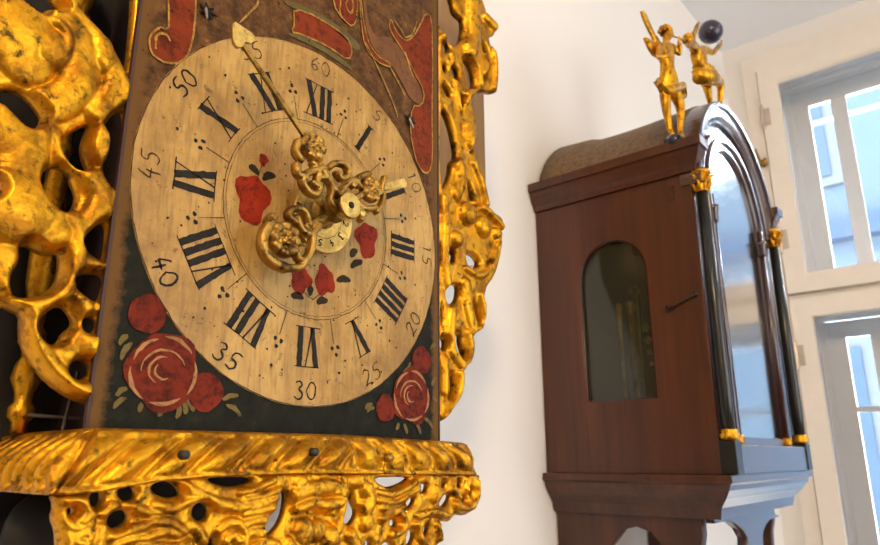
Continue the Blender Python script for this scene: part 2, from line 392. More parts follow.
class Paint:
    def __init__(s, y): s.v, s.f, s.y = [], [], y
    def poly(s, pts):
        n = len(s.v); m_ = len(pts); s.v += [(x, s.y, z) for x, z in pts]; s.v.append((sum(p[0] for p in pts)/m_, s.y, sum(p[1] for p in pts)/m_))
        s.f += [[n+i, n+(i+1) % m_, n+m_] for i in range(m_)]
    def line(s, pts, w, w1=None, mid=None):
        """brush stroke: width w at start, w1 at end, mid in the middle"""
        pts = np.array(pts, float); n = len(pts); b = len(s.v); w1 = w if w1 is None else w1
        for i in range(n):
            d = pts[min(i+1, n-1)]-pts[max(i-1, 0)]; d = d/(np.hypot(*d)+1e-12); t = i/(n-1)
            ww = (w*(1-t)+w1*t) if mid is None else (w*(1-t)+w1*t)*(1-math.sin(t*math.pi))+mid*math.sin(t*math.pi)
            for sg in (1, -1): s.v.append((pts[i][0]-d[1]*ww/2*sg, s.y, pts[i][1]+d[0]*ww/2*sg))
        for i in range(n-1): s.f.append([b+2*i, b+2*i+1, b+2*i+3, b+2*i+2])
    def blob(s, x, z, a, b=None, rot=0, n=18, wob=.12):
        b = b or a; ph = random.random()*6
        s.poly([(x+math.cos(rot)*a*k*math.cos(t)-math.sin(rot)*b*k*math.sin(t), z+math.sin(rot)*a*k*math.cos(t)+math.cos(rot)*b*k*math.sin(t))
                for t in [i*2*math.pi/n for i in range(n)] for k in [1+wob*math.sin(3*t+ph)*.5+wob*math.sin(5*t+ph*2)*.4]])
    def done(s, name, mat, parent):
        s.v = [(x+.0006*noise.noise(Vector((x*260, z*260, 1)))+.0003*noise.noise(Vector((x*900, z*900, 2))), y, z+.0006*noise.noise(Vector((x*260, z*260, 5)))+.0003*noise.noise(Vector((x*900, z*900, 6)))) for x, y, z in s.v]
        return mesh(name, s.v, s.f, mat, parent)
Y1, Y2, Y3 = -.00085, -.0011, -.00135

# hour numerals
def loc2(t, r0, flip=False):
    sg = -1 if flip else 1
    return lambda a, b: (r0*math.sin(t)+sg*(a*math.cos(t)+b*math.sin(t)), r0*math.cos(t)+sg*(-a*math.sin(t)+b*math.cos(t)))
ROM = ['XII', 'I', 'II', 'III', 'IIII', 'V', 'VI', 'VII', 'VIII', 'IX', 'X', 'XI']
for k, s in enumerate(ROM):
    P = Paint(Y1); T = loc2(k*math.pi/6, .0908); h = .0134
    wd = {'I': .0066, 'V': .0125, 'X': .0125}; tot = sum(wd[c] for c in s); x = -tot/2
    for c in s:
        w_ = wd[c]; m = x+w_/2
        if c == 'I': P.line([T(m, -h+2*h*q/10) for q in range(11)], .0044)
        if c == 'V': P.line([T(x+.002+(m-x-.002)*q/10, h-2*h*q/10) for q in range(11)], .0046, .0034); P.line([T(x+w_-.0015, h), T(m, -h)], .0011)
        if c == 'X': P.line([T(x+.0025+(w_-.005)*q/10, h-2*h*q/10) for q in range(11)], .0046); P.line([T(x+w_-.002, h), T(x+.002, -h)], .0009)
        x += w_
    for b in (-h, h): P.line([T(-tot/2-.0008, b), T(0, b*.985), T(tot/2+.0008, b)], .0007)
    P.done('hour_numeral', INK, disc)
DIG = {'0': [[(0, .5), (.25, 1), (.6, .95), (.75, .5), (.55, .05), (.2, .05), (0, .5)]],
       '1': [[(.2, .8), (.45, 1), (.4, 0)]],
       '2': [[(.05, .75), (.3, 1), (.65, .85), (.55, .5), (.1, .1), (.0, 0), (.35, .12), (.75, 0)]],
       '3': [[(.1, .9), (.4, 1), (.65, .8), (.3, .55), (.7, .35), (.55, .05), (.25, -.05), (.02, .15)]],
       '4': [[(.5, 1), (.05, .35), (.75, .4)], [(.55, .65), (.5, -.1)]],
       '5': [[(.75, 1), (.25, .97), (.15, .55), (.55, .6), (.7, .3), (.4, 0), (.05, .1)]],
       '6': [[(.6, 1), (.2, .7), (.05, .3), (.35, 0), (.65, .25), (.4, .5), (.1, .35)]],
       '7': [[(.05, .95), (.7, 1), (.3, 0)]],
       '8': [[(.4, .55), (.1, .8), (.4, 1), (.65, .8), (.4, .55), (.05, .25), (.4, 0), (.7, .25), (.4, .55)]],
       '9': [[(.6, .65), (.3, .5), (.1, .75), (.4, 1), (.62, .75), (.5, .3), (.2, 0)]]}
def digits(P, s, T, hh, wln):
    w_ = hh*.85; x = -w_*len(s)/2
    for c in s:
        for st in DIG[c]: P.line([T(*q) for q in smoothline([(x+a*hh*.9+hh*.06, (b-.5)*hh) for a, b in st])], wln*.6, wln*.6, wln)
        x += w_
for k in range(1, 13):
    P = Paint(Y1); t = k*math.pi/6; digits(P, str(5*k), loc2(t, .1195, 4 <= k <= 8), .0118, .0014 if k in (6, 7, 8, 10, 4) else .0010)
    P.done('minute_number', INK if k in (7, 8, 10, 6) else THIN, disc)
# rings, ticks and triple dots
P = Paint(Y1)
for rr, ww in ((.0715, .0005), (.0695, .0003), (.1296, .0006)):
    P.line([(rr*math.sin(i*math.pi/90), rr*math.cos(i*math.pi/90)) for i in range(181)], ww)
for k in range(12):
    T = loc2((k+.5)*math.pi/6, .083); P.line([T(0, -.0115), T(.0003, .006)], .0006)
P.done('dial_lines', THIN, disc)
P = Paint(Y1)
for k in range(12):
    T = loc2((k+.5)*math.pi/6, .083)
    for a, b in ((0, .0135), (-.0025, .0088), (.0025, .0088)): P.blob(*T(a, b), .0014)
    P.blob(*loc2((k+.5)*math.pi/6, .109)(0, 0), .0010)
for i in range(230):
    t, rr = random.random()*6.28, DR*.97*math.sqrt(random.random()); P.blob(rr*math.sin(t), rr*math.cos(t), random.choice((.0003, .0004, .0005, .0008)), wob=.4, n=7)
P.done('dots_and_specks', INK, disc)['kind'] = 'stuff'
# centre flowers
def rose(parent, px, rad, small=(), leaves=(), red=RED, name='painted_rose', lw=1.0):
    x, z = XZ([px])[0]
    P = Paint(-.00092); P.blob(x, z, rad, rad*1.06, wob=.14, n=26)
    o = P.done(name, red, parent)
    P = Paint(Y2)
    for k in range(5):
        a = .6+k*1.25; r0 = rad*(.93-.05*(k % 2))
        P.line([(x+r0*math.cos(a+q*.13), z+r0*math.sin(a+q*.13)) for q in range(9)], rad*.02, rad*.02, rad*.11*lw)
    for k, r0 in enumerate((.62, .42, .25)):
        P.line([(x+rad*r0*math.cos(.4+k+q*.24), z+rad*r0*(.9*math.sin(.4+k+q*.24))) for q in range(13)], rad*.02, rad*.02, rad*.075*lw)
    P.done('petal_highlights', PINK, o)
    return o
def leaf(P, a, b, w_=.004):
    a, b = np.array(XZ([a])[0]), np.array(XZ([b])[0]); m = (a+b)/2+np.array([-(b-a)[1], (b-a)[0]])*.15
    P.line(smoothline([a, m, b], 3), .0003, .0003, w_)
for px, r_, rd in (((163, 371), .0205, RED), ((411, 396), .0205, RED)): rose(plate, px, r_, red=rd)
for px, r_ in (((147, 314), .0108), ((205, 392), .0112), ((385, 408), .0098), ((421, 360), .0108)):
    x, z = XZ([px])[0]; P = Paint(Y1); P.blob(x, z, r_, wob=.06, n=24); P.done('painted_bud', RED, plate)
P = Paint(-.00075)
for a, b in (((118, 345), (128, 335)), ((121, 360), (131, 343)), ((115, 396), (127, 388)), ((113, 408), (126, 398)), ((140, 403), (138, 412)), ((178, 405), (176, 418)), ((182, 402), (185, 414)),
             ((186, 400), (193, 412)), ((222, 400), (238, 396)), ((225, 405), (240, 416)), ((364, 409), (372, 404)), ((366, 412), (374, 408)), ((398, 423), (395, 430)), ((403, 424), (406, 434)),
             ((415, 424), (420, 434)), ((423, 418), (432, 428)), ((431, 386), (436, 378)), ((432, 398), (437, 402)), ((160, 407), (158, 416)), ((135, 372), (124, 378)), ((410, 362), (403, 372)), ((430, 350), (435, 344))):
    leaf(P, a, b, .0032)
P.done('painted_leaves', OLIVE, plate)
for px, r_, s_ in (((252, 199), .0125, 1.35), ((366, 240), .0108, 1.3), ((300, 280), .0086, 1.1), ((324, 281), .0088, 1.2), ((263, 160), .0036, 1.2)):
    x, z = XZ([px])[0]; P = Paint(Y1); P.blob(x, z, r_, r_*s_, wob=.25, n=26); o = P.done('painted_flower', REDB, disc)
    P = Paint(Y2)
    for k in range(3): P.line([(x+r_*(.3+.22*k)*math.cos(k+q*.3), z+r_*(.3+.22*k)*math.sin(k+q*.3)) for q in range(7)], .0002, .0002, .0009)
    P.done('petal_strokes', RED, o)
P = Paint(Y1)
for a, b in (((248, 166), (258, 175)), ((262, 180), (275, 176)), ((290, 296), (303, 299)), ((316, 303), (327, 301)), ((336, 281), (350, 281)), ((310, 296), (311, 286)), ((350, 258), (357, 250)), ((350, 268), (362, 262))):
    leaf(P, a, b, .0052)
P.line(XZ([(262, 163), (259, 172), (256, 182)]), .0006); P.line(XZ([(300, 290), (312, 300), (323, 291)]), .0006)
P.done('painted_sprigs', DLEAF, disc)

# upper part: red scrolls with yellow outlines
def scroll(parent, pts, mat, outline=True, closed_smooth=1, name='painted_scroll', lw=.0013):
    q = smoothpoly(XZ(pts), closed_smooth)
    o = None
    o = prism(name, [[tuple(a) for a in q]], 1, Y1, -.0001, mat, parent)
    if outline:
        P = Paint(Y2); P.line(list(map(tuple, q))+[tuple(q[0])], lw); P.done('outline', YELL, o)
    return o
scroll(plate, [(166, -40), (168, 20), (168, 30), (158, 28), (149, 36), (148, 48), (154, 58), (166, 64), (180, 63), (189, 54), (194, 30), (196, -40)], REDT)
P = Paint(Y3); P.line(smoothline(XZ([(155, 50), (154, 36), (163, 33), (170, 42)])), .0010, .0010, .0016); P.done('scroll_line', YELL, plate)
scroll(plate, [(292, 8), (318, 18), (345, 36), (352, 50), (348, 62), (330, 48), (300, 34), (290, 33), (294, 24)], REDT)
scroll(plate, [(282, 0), (300, 5), (330, 20), (355, 40), (361, 49), (354, 51), (340, 34), (310, 14), (288, 7)], GREENP, False)
scroll(plate, [(284, 33), (300, 35), (330, 50), (350, 66), (352, 72), (345, 67), (320, 50), (298, 40)], GREENP, False)
scroll(plate, [(331, -30), (332, 5), (342, 20), (352, 28), (357, 18), (356, -30)], REDT)
scroll(plate, [(357, -30), (361, 10), (366, 40), (376, 56), (390, 64), (389, 68), (376, 62), (364, 48), (360, 20)], REDT, True)
scroll(plate, [(364, -30), (366, 20), (375, 38), (388, 36), (400, 48), (412, 72), (422, 96), (420, 106), (410, 100), (402, 84), (392, 66), (378, 56), (368, 40), (362, 5)], PINKB, False)
scroll(plate, [(390, 18), (394, 30), (404, 42), (412, 38), (420, 24), (424, 14), (431, 16), (432, 60), (431, 110), (432, 160), (428, 174), (421, 172), (414, 158), (409, 130), (411, 106), (421, 106), (424, 92), (414, 74), (402, 50), (392, 36), (388, 26)], REDT)
P = Paint(Y3)
for s in (((393, 20), (400, 30), (405, 40), (413, 33), (416, 21)), ((365, 44), (378, 70), (394, 108), (397, 118)), ((388, 66), (396, 80), (404, 96)), ((344, 4), (349, 16), (353, 8), (350, -4), (344, 4)),
          ((404, 52), (408, 66), (412, 78)), ((238, 24), (250, 12), (257, 5), (258, -6)), ((340, 0), (338, 15), (346, 24))):
    P.line(smoothline(XZ(s)), .0006, .0006, .0016)
P.done('painted_lines', YELL, plate)
P = Paint(Y3)
for i in range(260):
    x, z = random.uniform(-PX*.98, PX*.98), random.uniform(.0, .26)
    if x*x+z*z > DR**2*1.02: P.blob(x, z, random.choice((.0004, .0006, .001)), wob=.5, n=7)
P.done('paint_chips', INK, plate)['kind'] = 'stuff'
# plate pins and nail
for px in ((206, 12), (409, 121)):
    x, z = XZ([px])[0]; bm = bmesh.new()
    for k in range(7):
        a = k*.9; tube(bm, [(x, -.001, z), (x+.007*math.cos(a)*random.uniform(.6, 1.1), -.0015, z+.006*math.sin(a))], [.0022, .0003], 6)
    o = obj('plate_pin', bm, INK, plate)
    bm = bmesh.new(); tube(bm, [(x-.001, -.001, z+.002), (x-.003, -.008, z-.010)], [.0012, .0006], 8); obj('nail', bm, simple('silvery_nail', (.6, .55, .5), .3, .8), o)

# gilt side castings (traced silhouettes, solid rounded lead)
def E(cx, cy, rx, ry, rot=0, n=12): return [(cx+rx*math.cos(t)*math.cos(rot)-ry*math.sin(t)*math.sin(rot), cy+rx*math.cos(t)*math.sin(rot)+ry*math.sin(t)*math.cos(rot)) for t in [i*2*math.pi/n for i in range(n)]]
YS = .0060
def conv(polys, y, it=1): return [smoothpoly(XZ(p, y), it) for p in polys]
def sconv(st, y, k, hk=1.0):
    out = []
    for pts, r_, h_ in st:
        q = XZ(pts, y); out.append((smoothline(q, 2) if len(q) > 2 else q, r_*k, h_*k*hk))
    return out
left_out = [[(145, 0), (142, 40), (138, 75), (130, 200), (121, 270), (109, 350), (99, 405), (86, 404), (72, 399), (58, 391), (40, 375), (28, 358), (22, 345), (20, 330), (21, 315), (10, 310), (0, 305), (-20, 290), (-50, 250), (-70, 180), (-60, 110), (-80, 50), (-60, -60), (0, -110), (60, -130), (152, -150), (145, -60)]]
left_holes = [[(-40, -30), (13, -6), (24, 9), (43, 20), (42, 10), (55, 14), (62, 13), (50, 0), (44, -20), (0, -60)],
  [(88, -6), (82, 17), (92, 28), (103, 39), (112, 52), (118, 62), (125, 76), (128, 60), (133, 0), (135, -60), (110, -70)],
  [(-8, 92), (0, 90), (12, 90), (25, 96), (35, 107), (42, 117), (40, 125), (33, 130), (22, 128), (12, 118), (3, 106), (-8, 100)],
  [(90, 125), (81, 127), (68, 134), (60, 141), (61, 154), (73, 171), (90, 171), (84, 163), (81, 147), (86, 132)],
  [(122, 109), (110, 117), (102, 129), (108, 140), (107, 158), (100, 167), (108, 186), (115, 190), (119, 186), (124, 165), (125, 140), (124, 112)],
  [(52, 167), (43, 171), (39, 180), (40, 195), (49, 207), (62, 213), (71, 212), (77, 200), (75, 190), (70, 180), (72, 176), (60, 168)],
  [(107, 223), (97, 224), (79, 243), (88, 254), (104, 263), (107, 240)],
  [(17, 246), (28, 245), (35, 251), (48, 256), (59, 252), (60, 262), (58, 281), (48, 292), (37, 297), (14, 299), (9, 290), (9, 275), (19, 262)],
  [(73, 280), (78, 275), (92, 273), (105, 276), (104, 288), (98, 304), (85, 297), (75, 288)],
  [(60, 303), (72, 317), (73, 326), (62, 334), (59, 343), (50, 346), (40, 338), (35, 329), (38, 319)],
  E(89, 325, 8.5, 8.5), E(79, 370, 11.5, 10), E(-25, 190, 20, 14), E(-30, 30, 12, 20)]
lst = [([(10, 32)], 30, 6), ([(22, 62)], 20, 4), ([(46, 52)], 17, 6), ([(8, 40), (40, 14), (60, 24), (78, 52), (78, 84), (60, 104), (34, 112)], 14, 4.5), ([(52, 30), (62, 44), (60, 56)], 6, 6),
  ([(60, 18), (80, 24), (96, 44), (108, 66), (112, 90), (92, 116)], 9, 3.5), ([(96, 50), (98, 64)], 11, 5), ([(112, 72), (122, 92), (114, 106), (98, 118)], 6, 3.5), ([(96, 126), (94, 148), (98, 164)], 8, 2), ([(95, 140), (94, 154)], 13, 5),
  ([(40, 128), (52, 140), (62, 168), (84, 176), (92, 190)], 7, 3), ([(36, 132), (32, 160), (30, 190)], 9, 4), ([(4, 130), (18, 150), (18, 180)], 18, 5), ([(10, 210)], 30, 8), ([(18, 228)], 20, 6), ([(47, 205), (46, 232)], 13, 5),
  ([(40, 240), (54, 236)], 10, 5), ([(84, 176), (100, 200), (90, 222), (76, 232)], 10, 4), ([(60, 214), (76, 232), (72, 262), (66, 284), (44, 304), (18, 306)], 8, 4.5), ([(80, 262), (100, 272), (106, 262)], 6, 3), ([(2, 258), (6, 280)], 12, 4),
  ([(26, 312), (28, 340), (46, 372), (72, 392), (92, 396)], 9, 4.5), ([(88, 346)], 13, 5), ([(78, 300), (84, 314), (80, 330), (70, 344), (64, 358)], 6, 3), ([(98, 300), (100, 330), (94, 360), (94, 390)], 4, 3),
  ([(58, 2), (70, -20)], 14, 5), ([(130, 110), (122, 200), (110, 280), (98, 370)], 2.5, 2.5), ([(55, 350), (66, 360)], 8, 3), ([(120, 196), (110, 200), (98, 205)], 7, 3)]
kpx = .00063
CASTY = lambda u, v, h: (u, YS-h if abs(u) > PX+.0015 else max(YS-h, .0033), v)
def wing(outl, holes, st, name, step, T, wid, rough, seed):
    return relief(name, conv(outl, YS, 1), conv(holes, YS, 2), st, step, T, wid, .004, CASTY, GOLD, clock, rough, 130, seed)
wing(left_out, left_holes, sconv(lst, YS, kpx*1.15, 1.9), 'side_casting', .0009, .0040, .0050, .0004, 1)

right_out = [[(436, -60), (436, 424), (440, 421), (444, 416), (456, 399), (460, 385), (460, 369), (470, 362), (471, 347), (470, 335), (476, 333), (481, 326), (482, 292), (493, 276), (498, 259), (501, 239), (494, 214), (487, 212), (483, 190), (478, 170), (473, 153), (475, 139), (474, 120), (469, 103), (472, 95), (480, 92), (494, 94), (496, 91), (494, 81), (494, 62), (489, 48), (487, 38), (494, 36), (494, 20), (487, 19), (484, 12), (479, -5), (474, -60)]]
right_holes = [[(438, -30), (451, 0), (453, 12), (458, 18), (462, 20), (462, 35), (458, 46), (450, 48), (441, 35), (438, 26)], E(444, 48, 4.2, 5.5), E(443, 69, 2.6, 5), E(453, 74, 4, 9, -.2),
  [(459, 57), (466, 60), (471, 70), (474, 84), (470, 91), (466, 88), (463, 70)], [(441, 82), (448, 90), (450, 98), (445, 98), (440, 90)], [(456, 94), (463, 97), (461, 112), (459, 118)],
  [(481, 42), (486, 52), (489, 62), (487, 76), (481, 86), (478, 82), (485, 72), (484, 58), (480, 50)],
  [(438, 105), (446, 115), (452, 135), (456, 158), (450, 162), (450, 172), (445, 188), (438, 190)], E(471, 147, 3, 8, .3), [(465, 178), (470, 190), (475, 205), (472, 209), (466, 195)],
  E(449, 256, 5, 8), [(463, 254), (472, 254), (479, 263), (475, 269), (466, 267)], [(445, 285), (457, 284), (458, 292), (456, 302), (448, 306), (443, 298)],
  [(469, 300), (474, 303), (478, 318), (477, 327), (472, 320)], [(452, 330), (460, 333), (460, 345), (464, 355), (458, 360), (452, 348)], [(438, 333), (445, 340), (445, 348), (438, 352)],
  E(486, 266, 2, 4.5), E(494, 251, 1.6, 3), [(438.5, 300), (440.5, 310), (441, 325), (438.5, 327)], [(446, 372), (452, 373), (453, 385), (450, 396), (445, 401), (449, 388)]]
rst = [([(468, 5), (470, 40), (466, 52)], 12, 7), ([(482, 20), (490, 28)], 7, 5), ([(484, 60), (480, 74)], 8, 5), ([(490, 50), (492, 75), (490, 90)], 4, 4), ([(474, 92), (464, 96), (458, 110)], 5, 4), ([(462, 55), (474, 66), (477, 86)], 4, 4),
  ([(440, 38), (450, 58), (452, 90), (456, 108)], 4, 3), ([(464, 130), (467, 145)], 9, 6), ([(455, 165), (458, 180), (452, 195)], 8, 5), ([(470, 165), (478, 185), (482, 205)], 5, 4), ([(462, 215)], 14, 9), ([(478, 228)], 13, 8),
  ([(452, 240)], 9, 6), ([(492, 235)], 8, 6), ([(440, 200), (442, 230), (440, 260), (444, 285)], 6, 4), ([(487, 218), (494, 222)], 6, 5), ([(462, 270), (478, 280), (488, 262), (494, 240)], 4, 4), ([(462, 285), (464, 310), (470, 330)], 8, 4),
  ([(476, 296), (480, 312), (476, 330)], 4, 4), ([(448, 312), (446, 330), (446, 350), (458, 366)], 6, 4), ([(464, 334), (467, 350), (462, 364)], 5, 4), ([(441, 360), (441, 392)], 5, 3), ([(456, 374), (456, 392), (446, 408), (440, 418)], 4, 4), ([(470, 205), (482, 212), (496, 228)], 5, 6)]
wing(right_out, right_holes, sconv(rst, YS, .00085, 1.3), 'side_casting', .0010, .004, .0040, .0004, 5)

# backboard behind, movement box, pillars, rods
YBB = .082
bb = [(-.27, .42), (-.30, .2), (-.30, .10), (-.24, .02), (-.20, -.04), (-.20, -.14), (-.16, -.20), (-.14, -.30), (-.09, -.40), (0, -.46), (.0, -.30), (-.01, -.2), (.04, -.17), (.15, -.165), (.15, -.10), (.18, -.04), (.22, .02), (.29, .08), (.318, .12), (.311, .3), (.29, .42)]
prism('backboard', [smoothpoly(bb, 2)], 1, YBB, YW-.002, DARKW, clock)
prism('backboard_face', [rect(.150, .312, .112, .42)], 1, YBB-.004, YBB, BOARD, clock)
box('movement_side', -.118, -.112, .008, YBB, -.146, .36, simple('red_brown_door', (.016, .005, .003), .7), clock)
box('movement_side', .112, .118, .008, YBB, -.146, .36, simple('red_brown_door', (.016, .005, .003), .7), clock)
prof = [(.0055, 0), (.0055, .006), (.0085, .009), (.0085, .014), (.0055, .017), (.0062, .022), (.010, .030), (.0085, .037), (.0055, .042), (.0055, .046), (.009, .050), (.009, .056), (.006, .060), (.0068, .068), (.0100, .085),
        (.0105, .105), (.0095, .13), (.0075, .155), (.006, .165), (.009, .170), (.006, .175), (.0058, .27), (.010, .29), (.006, .30)]
for xx, yy in ((-.1440, .0655), (.120, .0655)):
    turned('pillar', [(a*.78, b) for a, b in prof], (xx, yy, -.1485), GOLD, clock)
def rod(name, a, b, r_, m=STEEL, par=clock):
    bm = bmesh.new(); tube(bm, [a, b], r_, 8); return obj(name, bm, m, par)
rod('steel_rod', tuple(un(28, 415, 1, .05)), tuple(un(110, 421, 1, .03)), .0011)
rod('steel_rod', tuple(un(78, 372, 1, .03)), tuple(un(62, 432, 1, .03)), .0010)
rod('steel_rod', tuple(un(436, 267, 1, .03)), tuple(un(482, 266, 1, .03)), .0009, simple('pale_steel', (.6, .55, .5), .3, .8))
rod('steel_rod', tuple(un(451, 262, 1, .03)), tuple(un(452, 278, 1, .03)), .0014)
box('door_stile', -.1475, -.1445, .07, .0755, -.02, .36, BOARD, clock)

# platform with gadrooned rail
XL0, XR0 = un(97, 428, 1, -.022)[0], un(470, 446, 1, -.022)[0]
ZT = -.1478; ZB0 = -.1772; YF0, YF1 = -.022, -.031
XL1, XR1 = un(55, 495, 1, YF1)[0], un(480, 475, 1, YF1)[0]
box('platform', XL0+.004, XR0-.012, YF0+.004, YBB, -.168, ZT-.0065, simple('platform_wood', (.07, .03, .015), .6), clock, .001)
def rail_bottom(px):
    return np.interp(px, [40, 55, 100, 150, 205, 300, 380, 478, 500], [496, 495, 492, 482, 477, 473.5, 474, 475, 475])
def rail(name, P0, P1, nU, gad, flip=1, inset=0, closed_end=True):
    """strip between top line P0(u) and bottom line P1(u), bulging outward with slanted lobes"""
    nV = 22; V, Fc = [], []
    for i in range(nU+1):
        u = i/nU; a, b, nrm = P0(u), P1(u), None
        for j in range(nV+1):
            v = j/nV
            base = a+(b-a)*v; ef = 0
            if name == 'front_rail' and u > .955:
                ef = (u-.955)/.045; base = base+np.array([-.004*ef*ef*(1-v), .016*(1-math.sqrt(max(0, 1-ef*ef))), 0])
            bul = .0065*math.sin(math.pi*(v**.8))+.0015*(1 if .02 < v < .10 else 0)+.002*(1 if v > .93 else 0)
            s = gad(u, v)
            if .12 < v < .92:
                e = math.sin((v-.12)/.80*math.pi)**.35
                ph = s % 1.0
                lobe = math.sqrt(max(0, 1-((ph-.36)/.36)**2)) if ph < .72 else .55*math.sqrt(max(0, 1-((ph-.86)/.14)**2))
                bul += (.0075*lobe-.0042)*e*(1-ef)
            elif .02 < v < .10:
                bul += .0008*math.sin(u*nU/3.1)
            bul += .0005*noise.noise(Vector((u*60*(nU/300), v*9, 3)))
            V.append(base+OUT[name]*bul)
    for i in range(nU):
        for j in range(nV):
            k = i*(nV+1)+j; Fc.append([k, k+1, k+nV+2, k+nV+1])
    n0 = len(V)
    # back face
    for i in range(nU+1):
        u = i/nU; V.append(P0(u)-OUT[name]*.006); V.append(P1(u)-OUT[name]*.003)
    for i in range(nU):
        k = n0+2*i; Fc.append([k, k+2, k+3, k+1])
        Fc.append([i*(nV+1), (i+1)*(nV+1), k+2, k]); Fc.append([i*(nV+1)+nV, k+1, k+3, (i+1)*(nV+1)+nV])
    for i, k in ((0, n0), (nU, n0+2*nU)): Fc.append([k, k+1]+[i*(nV+1)+j for j in range(nV, -1, -1)])
    return mesh(name, V, Fc, GOLD, clock, True)
OUT = {'front_rail': np.array([0, -1., 0]), 'side_rail': np.array([-1., 0, 0])}
def f_top(u): return np.array([XL0+(XR0-XL0)*u, YF0, ZT-.0035*max(0, (u-.55)/.45)])
def f_bot(u):
    px = 55+(480-55)*u**1.35; x = XL1+(XR1-XL1)*u
    # height of the scalloped lower border, read at this x
    lo_, hi_ = 40, 500
    for _ in range(22):
        m_ = (lo_+hi_)/2
        if un(m_, rail_bottom(m_), 1, YF1)[0] < x: lo_ = m_
        else: hi_ = m_
    return np.array([x, YF1, un(lo_, rail_bottom(lo_), 1, YF1)[2]])
def gad_front(u, v):
    c = .55; n = 6.0; f = .60*max(0, 1-v)**2.0
    return abs(c-u)*n*2+f+.64+20
rail('front_rail', f_top, f_bot, 420, gad_front)
for nm, X0, X1, sg in (('side_rail', XL0, XL1, -1),):
    OUT['side_rail'] = np.array([-1., 0, 0])
    rail('side_rail', lambda u: np.array([XL0, YF0+.001+(YBB-YF0)*u, ZT]), lambda u: np.array([XL1, YF1+.001+(YBB-YF1)*u, ZB0]), 200, lambda u, v: u*8+1.2*max(0, 1-v)**1.6+10)
OUT['side_rail'] = np.array([1., 0, 0])
rail('side_rail', lambda u: np.array([XR0-.010, YF0+.018+(YBB-YF0-.02)*u, ZT-.0055]), lambda u: np.array([XR1-.006, YF1+.018+(YBB-YF1-.02)*u, -.1756]), 160, lambda u, v: u*8-v*.9+10)
# nails in the rail
for px in ((187, 455), (317, 452), (392, 458)):
    q = un(*px, 1, YF1-.009); turned('rail_nail', [(.0001, -.006), (.0026, -.005), (.0024, -.0008), (.0006, -.0004)], q, simple('dark_hole', (.02, .012, .006), .6) if px[0] != 392 else BRASS, clock, (0, -1, 0), 10)

# pierced apron under the rail
YA = -.028
ap_out = [[(50, 494), (80, 492), (150, 480), (205, 475), (300, 471), (380, 472), (479, 473), (477, 482), (478, 491), (476, 503), (471, 511), (463, 516), (454, 514), (450, 519), (447, 522), (440, 521), (437, 525), (440, 535), (440, 541), (434, 547), (424, 552), (415, 575), (380, 590), (340, 600), (315, 612), (280, 600), (220, 596), (160, 612), (110, 600), (80, 575), (58, 560), (57, 545), (56, 530), (51, 518), (55, 506)]]
ap_holes = [[(418, 484), (427, 483), (426, 492), (418, 494)], E(442, 484, 2.4, 4), E(457, 483, 2.6, 4.6), E(469, 491, 2, 4.5), E(462, 499, 2.2, 4), [(446, 493), (450, 495), (447, 503), (441, 508), (437, 505), (441, 497)],
  [(402, 508), (408, 498), (414, 496), (413, 504), (406, 510)], [(424, 523), (428, 523), (427, 533), (420, 537)], E(392, 523, 4, 4), E(409, 537, 4, 9, .2), [(372, 478), (390, 477), (410, 477), (402, 483), (388, 488), (378, 484)],
  [(347, 489), (351, 493), (351, 502), (357, 513), (349, 526), (341, 522), (344, 505)], [(278, 491), (285, 491), (284, 510), (278, 525), (268, 536), (264, 533), (263, 520), (276, 511)], [(203, 478), (228, 477), (253, 477), (248, 484), (230, 487), (213, 484)],
  [(151, 484), (165, 480), (176, 485), (181, 494), (176, 498), (160, 497), (150, 491)], E(199.5, 512, 9, 9.5), [(207, 541), (212, 535), (216, 542), (213, 556), (206, 556)], E(95, 498, 6.5, 9.5, .2), E(126, 493, 9.5, 8.5), E(117, 519, 12, 8.5, -.5), E(70, 511, 3.5, 4.5),
  E(367, 545, 3.5, 6), E(386, 548, 6, 6), E(300, 570, 8, 10), E(140, 560, 10, 7), E(250, 565, 9, 6), E(340, 565, 8, 6)]
